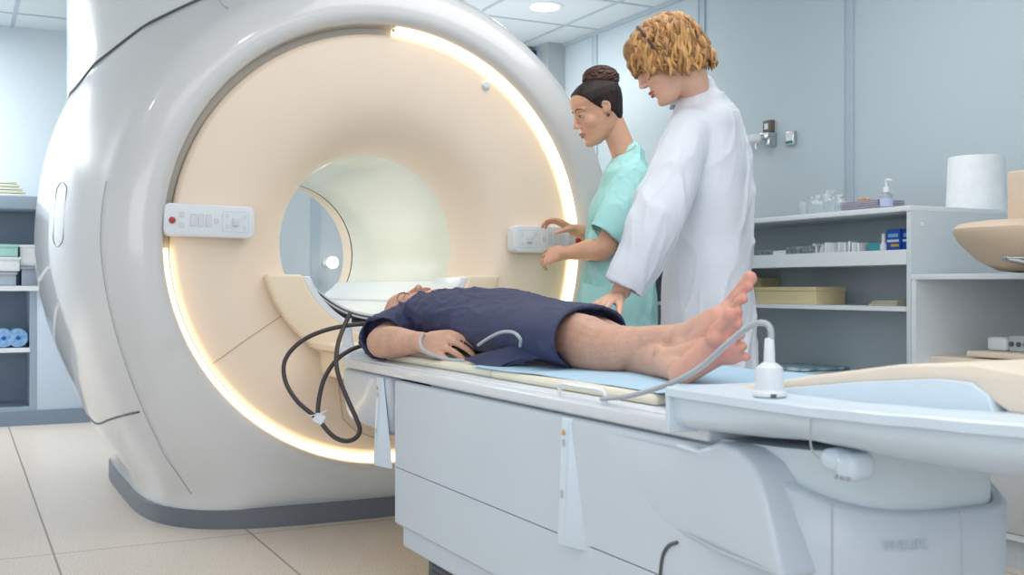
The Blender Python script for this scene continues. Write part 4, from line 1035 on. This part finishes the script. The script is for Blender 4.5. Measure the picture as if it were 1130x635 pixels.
carton('small_box', 'small teal box beside the blue cartons on the top shelf', 'box', 2.77, 2.84, y0, y1, .90, .962, M_teal)
c = ptX(975, 270, 2.775)
t = thing('small_bottle', 'slim white bottle between the teal box and the blue cartons', 'bottle', (c.x, c.y, .90))
MB().lathe((c.x, c.y, .90), [(.010, 0), (.011, .002), (.011, .055), (.006, .062), (.006, .07)], 20).build('bottle_body', M_paper, t)
MB().lathe((c.x, c.y, .90), [(.007, .068), (.007, .09), (.005, .092)], 16).build('cap', M_white, t)
random.seed(5)
for k in range(13):                         # row of white packets
    px = 902 + k * 4.3; c = ptX(px, 270, 2.79 + random.uniform(-.01, .02)); a_ = random.uniform(-.35, .35)
    Mx = Matrix.Translation((c.x, c.y, .901)) @ Matrix.Rotation(a_, 4, 'Z') @ Matrix.Rotation(random.uniform(-.12, .12), 4, 'X')
    o = MB().box(-.03, .03, -.0045, .0045, .002, .055 + random.uniform(0, .016), Mx).build('gauze_packet', M_paper, bevel=.002)
    tag(o, 'white gauze packet, %s from the left in the row on the top shelf' % ('first second third fourth fifth sixth seventh eighth ninth tenth eleventh twelfth thirteenth'.split()[k]), 'packet', 'white packets on the top shelf')
for px0, px1, z1, lab in ((823, 851, .955, 'grey patterned packet, leftmost on the top shelf beside the white coat'), (852, 866, .950, 'pale grey packet between two patterned ones on the top shelf'), (867, 897, .962, 'dark grey patterned packet next to the row of white packets')):
    y0 = ptX(px1, 270, 2.76).y; y1 = ptX(px0, 270, 2.76).y
    o = MB().box(2.76, 2.88, y0, y1, .90, z1).build('instrument_pack', M_mesh if px0 != 852 else M_paper, bevel=.006); tag(o, lab, 'packet', 'packs on the top shelf')
# things on top of the cabinet (z 1.072)
c = ptX(978, 229, 2.80); c.z = 1.072
t = thing('pump_bottle', 'clear sanitizer bottle with white pump on the tall cabinet', 'bottle', c)
MB().lathe(c, [(.018, 0), (.021, .003), (.021, .048), (.014, .058), (.009, .060)], 28).build('bottle_body', M_clear, t)
MB().lathe(c, [(.011, .060), (.011, .076), (.006, .078), (.004, .084), (.004, .092)], 20).build('pump_collar', M_white, t)
MB().tube([c + V(0, 0, .09), c + V(0, 0, .101), c + V(.0, -.022, .100)], [.004, .0055, .0035], seg=10).build('pump_head', M_white, t)
MB().lathe(c, [(.0212, .012), (.0213, .040)], 28).build('bottle_label', mat('label_violet', 'b4bcd8', .6), t)
y0 = ptX(971, 226, 2.80).y; y1 = ptX(928, 226, 2.80).y
t = thing('cloth_stack', 'mauve grey stack of folded wipes on the tall cabinet', 'cloth stack', (2.85, (y0 + y1) / 2, 1.072))
for k in range(7): MB().box(2.79 + random.uniform(0, .004), 2.92, y0 + random.uniform(0, .004), y1 - random.uniform(0, .006), 1.0725 + .0058 * k, 1.0775 + .0058 * k).build('folded_cloth', M_purp, t, bevel=.002)
c = ptX(952, 216, 2.83); tag(MB().tube([(c.x, c.y + .02, 1.118), (c.x, c.y - .01, 1.121), (c.x, c.y - .03, 1.118)], [.005] * 3, seg=8).build('tape_piece', mat('tan_tape', 'c79a6a', .6)), 'small tan roll lying on the mauve cloth stack', 'tape')
for px, r, h, lab in ((887, .022, .062, 'clear plastic cup, left one of those on the tall cabinet'), (896, .015, .078, 'tall narrow clear tube standing between cup and plastic bag')):
    c = ptX(px, 232, 2.84); c.z = 1.072
    o = MB().lathe(c, [(r * .8, 0), (r * .85, .001), (r, h), (r - .0012, h), (r * .82, .003)], 28).build('plastic_cup', M_clear); tag(o, lab, 'cup')
for k, (px, h, wd_) in enumerate(((905, .085, .032), (917, .10, .036), (928, .082, .022))):
    c = ptX(px, 230, 2.84 + .01 * k); c.z = 1.072
    bg = MB().tube([c + V(0, 0, .012), c + V(0, .003, h * .5), c + V(0, -.002, h * .9)], [(.02, wd_), (.022, wd_ * 1.05), (.006, wd_ * .8)], side=(1, 0, 0), seg=18, sub=5)
    o = bg.build('plastic_bag', M_clear, voxel=.003, disp=folds((0, 0, 1), 40, .003, .001, 60, k)); tag(o, ('clear crumpled plastic bag of supplies, leftmost of three on the tall cabinet', 'clear crumpled plastic bag, tallest of three on the tall cabinet', 'clear crumpled plastic bag touching the mauve cloth stack')[k], 'plastic bag', 'clear bags on the cabinet')
c = pt(1077, 237, 3.88); c.z = 1.072
t = thing('paper_roll', 'large white paper towel roll standing on the tall cabinet', 'paper roll', c)
MB().lathe(c, [(.102, 0), (.102, .002), (.094, .200), (.092, .203), (.022, .203)], 48).build('roll', M_paper, t, sharp=40)
# magazines on the bottom shelf seen behind the tray
c = ptX(895, 412, 2.9); t = thing('magazine', 'glossy magazine lying on the low shelf behind the feet', 'magazine', (c.x, c.y, .55))
MB().box(2.74, 2.98, c.y - .12, c.y + .13, .502, .512).build('cover', mat('magazine_print', 'bcd0d8', .35, var=.6, vscale=30, var2='5b8fa6'), t, bevel=.002)
MB().box(CXF + .012, XBK - .01, YC0 + .018, YC1 - .018, .487, .500).build('shelf', M_cabw, cab)
# beige head coil cradle on the low cabinet
c0 = pt(1138, 305, 3.20); c0.z = .853
cr = thing('coil_cradle', 'beige curved coil cradle with an upright block on the low cabinet', 'coil cradle', c0)
prof = [(.03, 0), (.09, .006), (.15, .035), (.20, .085), (.222, .118), (.222, .130), (.205, .145), (.15, .153), (.05, .155), (.001, .155)]
MB().lathe(c0, prof, 48, sx=1, sy=.95).build('cradle_bowl', mat('cradle_beige', 'd9c3ab', .5), cr)
MB().box(c0.x - .05, c0.x + .10, c0.y - .10, c0.y + .045, c0.z + .150, c0.z + .30).build('upright_block', mat('cradle_beige2', 'dcc9b6', .5), cr, bevel=.006)
q = pt(1120, 285, 3.05)
MB().box(-.035, .05, -.03, .02, -.003, .004, Matrix.Translation(q) @ Matrix.Rotation(-TH, 4, 'Z')).build('latch_plate', M_chrome, cr, bevel=.002)
MB().box(-.028, .05, -.028, .02, -.012, -.003, Matrix.Translation(q) @ Matrix.Rotation(-TH, 4, 'Z') @ Matrix.Rotation(.2, 4, 'Y')).build('latch_arm', M_chrome, cr, bevel=.002)
# boards stacked on the shelf
for k, (px, z0, z1, dd_) in enumerate(((1036, .5605, .592, 0), (1071, .596, .614, .02))):
    y = ptX(px, 392, 2.80).y
    o = MB().box(2.76 + dd_, 3.3, 1.35, y, z0, z1).build('padded_board', M_pad2, bevel=.005)
    tag(o, ('beige padded board at the bottom of the stack in the low cabinet', 'thinner beige board lying on top in the low cabinet')[k], 'board', 'beige boards in the low cabinet')
q = ptX(1105, 368, 2.86)
t = thing('clamp_device', 'small white clamp device with grey buckle on the beige boards', 'clamp', (q.x, q.y, .6145))
MB().box(q.x - .02, q.x + .03, q.y - .03, q.y + .04, .6145, .658).build('clamp_body', M_white, t, bevel=.012)
MB().box(q.x - .01, q.x + .03, q.y - .12, q.y - .033, .6145, .664).build('clamp_block', M_btnl, t, bevel=.006)
for k in range(3): MB().lathe((q.x - .012, q.y - .045 - .025 * k, .638), [(.001, -.004), (.007, -.003), (.008, .004)], 14, axis='x').build('clamp_screw', M_seam, t)

# wall outlets
c = ptX(851, 140, XW)
t = thing('gas_outlet', 'brown framed wall plate with chrome gas outlet and white flow knob', 'wall outlet', c)
MB().box(XW - .03, XW, c.y - .028, c.y + .028, c.z - .03, c.z + .03).build('frame', M_brown, t, bevel=.003)
MB().box(XW - .032, XW - .028, c.y - .012, c.y + .014, c.z - .015, c.z + .014).build('insert', M_paper, t)
MB().box(XW - .06, XW, c.y - .045, c.y + .035, c.z - .065, c.z - .035).build('bracket', M_chrome, t, bevel=.004)
MB().box(XW - .05, XW, c.y - .045, c.y - .01, c.z - .10, c.z - .06).build('bracket_foot', M_chrome, t, bevel=.004)
MB().tube([(XW - .07, c.y + .02, c.z - .06), (XW - .07, c.y + .115, c.z - .06)], [.024, .027], seg=20, sub=1).build('flow_knob', M_paper, t)
MB().tube([(XW - .07, c.y + .03, c.z - .075), (XW - .07, c.y + .03, c.z - .125)], [.007, .004], seg=10, sub=1).build('nozzle', M_chrome, t)
c = ptX(875, 153, XW)
t = thing('wall_socket', 'small square wall socket with green label right of the gas outlet', 'wall socket', c)
MB().box(XW - .022, XW, c.y - .03, c.y + .03, c.z - .034, c.z + .034).build('faceplate', M_chrome, t, bevel=.003)
MB().box(XW - .024, XW - .02, c.y - .02, c.y + .024, c.z - .012, c.z + .026).build('cover', M_paper, t)
MB().box(XW - .0245, XW - .02, c.y - .02, c.y + .024, c.z - .026, c.z - .012).build('label_strip', M_green, t)
# monitor on the far wall
c = ptY(595, 67, 6.46)
t = thing('wall_monitor', 'small black device with blue screen high on the far wall', 'monitor', c)
MB().box(c.x - .10, c.x + .06, 6.46, 6.60, c.z - .07, c.z + .07).build('casing', M_mon, t, bevel=.02)
MB().box(c.x - .022, c.x + .040, 6.455, 6.462, c.z - .035, c.z + .062).build('screen', M_screen, t)
MB().box(c.x - .020, c.x + .018, 6.452, 6.456, c.z - .020, c.z - .005).build('screen_icon', M_screeng, t)
MB().box(c.x + .022, c.x + .036, 6.452, 6.456, c.z - .028, c.z - .010).build('screen_icon', M_screeng, t)
for zz, w0, w1 in ((.040, .0, .030), (.026, -.010, .030), (.010, -.012, .034)):
    MB().box(c.x + w0, c.x + w1, 6.452, 6.456, c.z + zz, c.z + zz + .003).build('screen_text', mat('screen_text', '7aa6ee', .4), t)
MB().box(c.x - .01, c.x + .04, 6.455, 6.462, c.z - .064, c.z - .048).build('status_strip', M_screen, t)
# glowing globe for the bright round spot seen through the bore
c = ptY(367, 290, 7.30)
t = thing('wall_globe', 'round white glowing globe on the far wall seen through the bore', 'lamp', c)
MB().ell(c, (.042, .042, .042), seg=28, rg=18).build('globe', M_globe, t)
MB().lathe((c.x, YB, c.z), [(.03, 0), (.03, -.02), (.012, -.03), (.012, -.115)], 20, axis='y').build('wall_mount', M_white, t)

# ------------------------------------------------------------------ left shelf unit against the back wall
YF = 6.98
lc = thing('storage_unit', 'grey-blue shelf unit with white side panel against the far left wall', 'shelf unit', (.2, 7.2, 0))
xr = ptY(106, 400, YF).x; xm = ptY(36, 400, YF).x; xl = -.75
MB().box(xl, xr + .25, YF - .01, YB, 0, .085).build('plinth', mat('plinth_blue', '7f8fa2', .5), lc)
MB().box(xm + .02, xr + .25, YF, YB, .085, .82).build('side_cupboard', M_cablw, lc, bevel=.003)
MB().box(xl, xm + .02, YF, YB, .085, .105).build('shelf', M_cabl, lc)
MB().box(xm - .015, xm + .02, YF - .002, YB, .085, .80).build('divider', M_cabl, lc)
MB().box(xl, xm, YF, YB, .43, .455).build('shelf', M_cabw, lc)
MB().box(xl, xr + .25, YF - .015, YB, .79, .82).build('worktop', M_cabw, lc)
MB().box(xl, xm + .32, YB - .012, YB - .004, .085, 1.30).build('back_panel', mat('left_back', '8da0b4', .6), lc)
MB().box(xl, xm + .32, YF - .03, YB, 1.27, 1.345).build('upper_shelf', M_cabl, lc, bevel=.003)
MB().box(xl, xl + .02, YF, YB, .105, 1.27).build('side_panel', M_cabl, lc)
MB().box(xm + .29, xm + .32, YF, YB, .82, 1.27).build('side_panel', M_cabl, lc)
for k, px in enumerate((4, 20)):
    c = ptY(px, 371, YF + .04)
    t = thing('bandage_roll', ('blue rolled wipes on the grey shelf, left one of the pair', 'blue rolled wipes on the grey shelf, right one of the pair')[k], 'roll', (c.x, c.y, .455), 'blue rolls on the left shelf')
    MB().lathe((c.x, c.y, .513), [(.014, -.002), (.05, 0), (.056, .008), (.056, .25), (.05, .26)], 32, axis='y').build('roll', mat('roll_blue', '5f93c8', .7, var=.3, vscale=40, var2='9fc4e6'), t)
    MB().lathe((c.x, c.y, .513), [(.001, -.0035), (.012, -.004), (.014, .002)], 20, axis='y').build('core', M_dblue, t)
def lbox(px0, px1, z0, z1, m, lab, Y=YF + .05, cat='box', bev=.008, name='storage_bin'):
    a = ptY(px0, 300, Y).x; b_ = ptY(px1, 300, Y).x
    t = thing(name, lab, cat, ((a + b_) / 2, Y, z0)); MB().box(a, b_, Y, Y + .25, z0, z1).build('bin_body', m, t, bevel=bev)
    MB().box(a - .006, b_ + .006, Y - .006, Y + .256, z1 - .012, z1 + .004).build('bin_rim', m, t, bevel=.003); return t
lbox(-14, 22, .905, .985, M_paper, 'white bin with rim on the grey shelf at the left edge')
lbox(-10, 20, .990, 1.06, M_mintb, 'mint green box stacked on the white bin at the left edge')
lbox(24, 42, .8205, .93, mat('grey_box', '8f99a6', .6), 'grey box on the worktop beside the white bin')
lbox(22, 40, .9355, 1.06, M_paper, 'pale paper box on top of the grey box', Y=YF + .07)
lbox(-12, 18, .8205, .897, mat('grey_tray', 'aab3bd', .6), 'grey tray under the white bin at the left edge', Y=YF + .06)
for k in range(5):
    a = ptY(-22 + 2 * k, 210, YF + .03).x; b_ = ptY(31 - 3 * k, 210, YF + .03).x
    o = MB().box(a, b_, YF + .01 + .008 * k, YF + .3, 1.3455 + .019 * k, 1.3595 + .019 * k).build('paper_folder', mat('folder_%d' % (k % 2), ('e8e6d8', 'dfe6d2')[k % 2], .7), bevel=.002)
    tag(o, ('bottom folder', 'second folder from the bottom', 'middle folder', 'second folder from the top', 'top folder')[k] + ' of the pile on the far left shelf unit', 'folder', 'folders piled on the left unit')
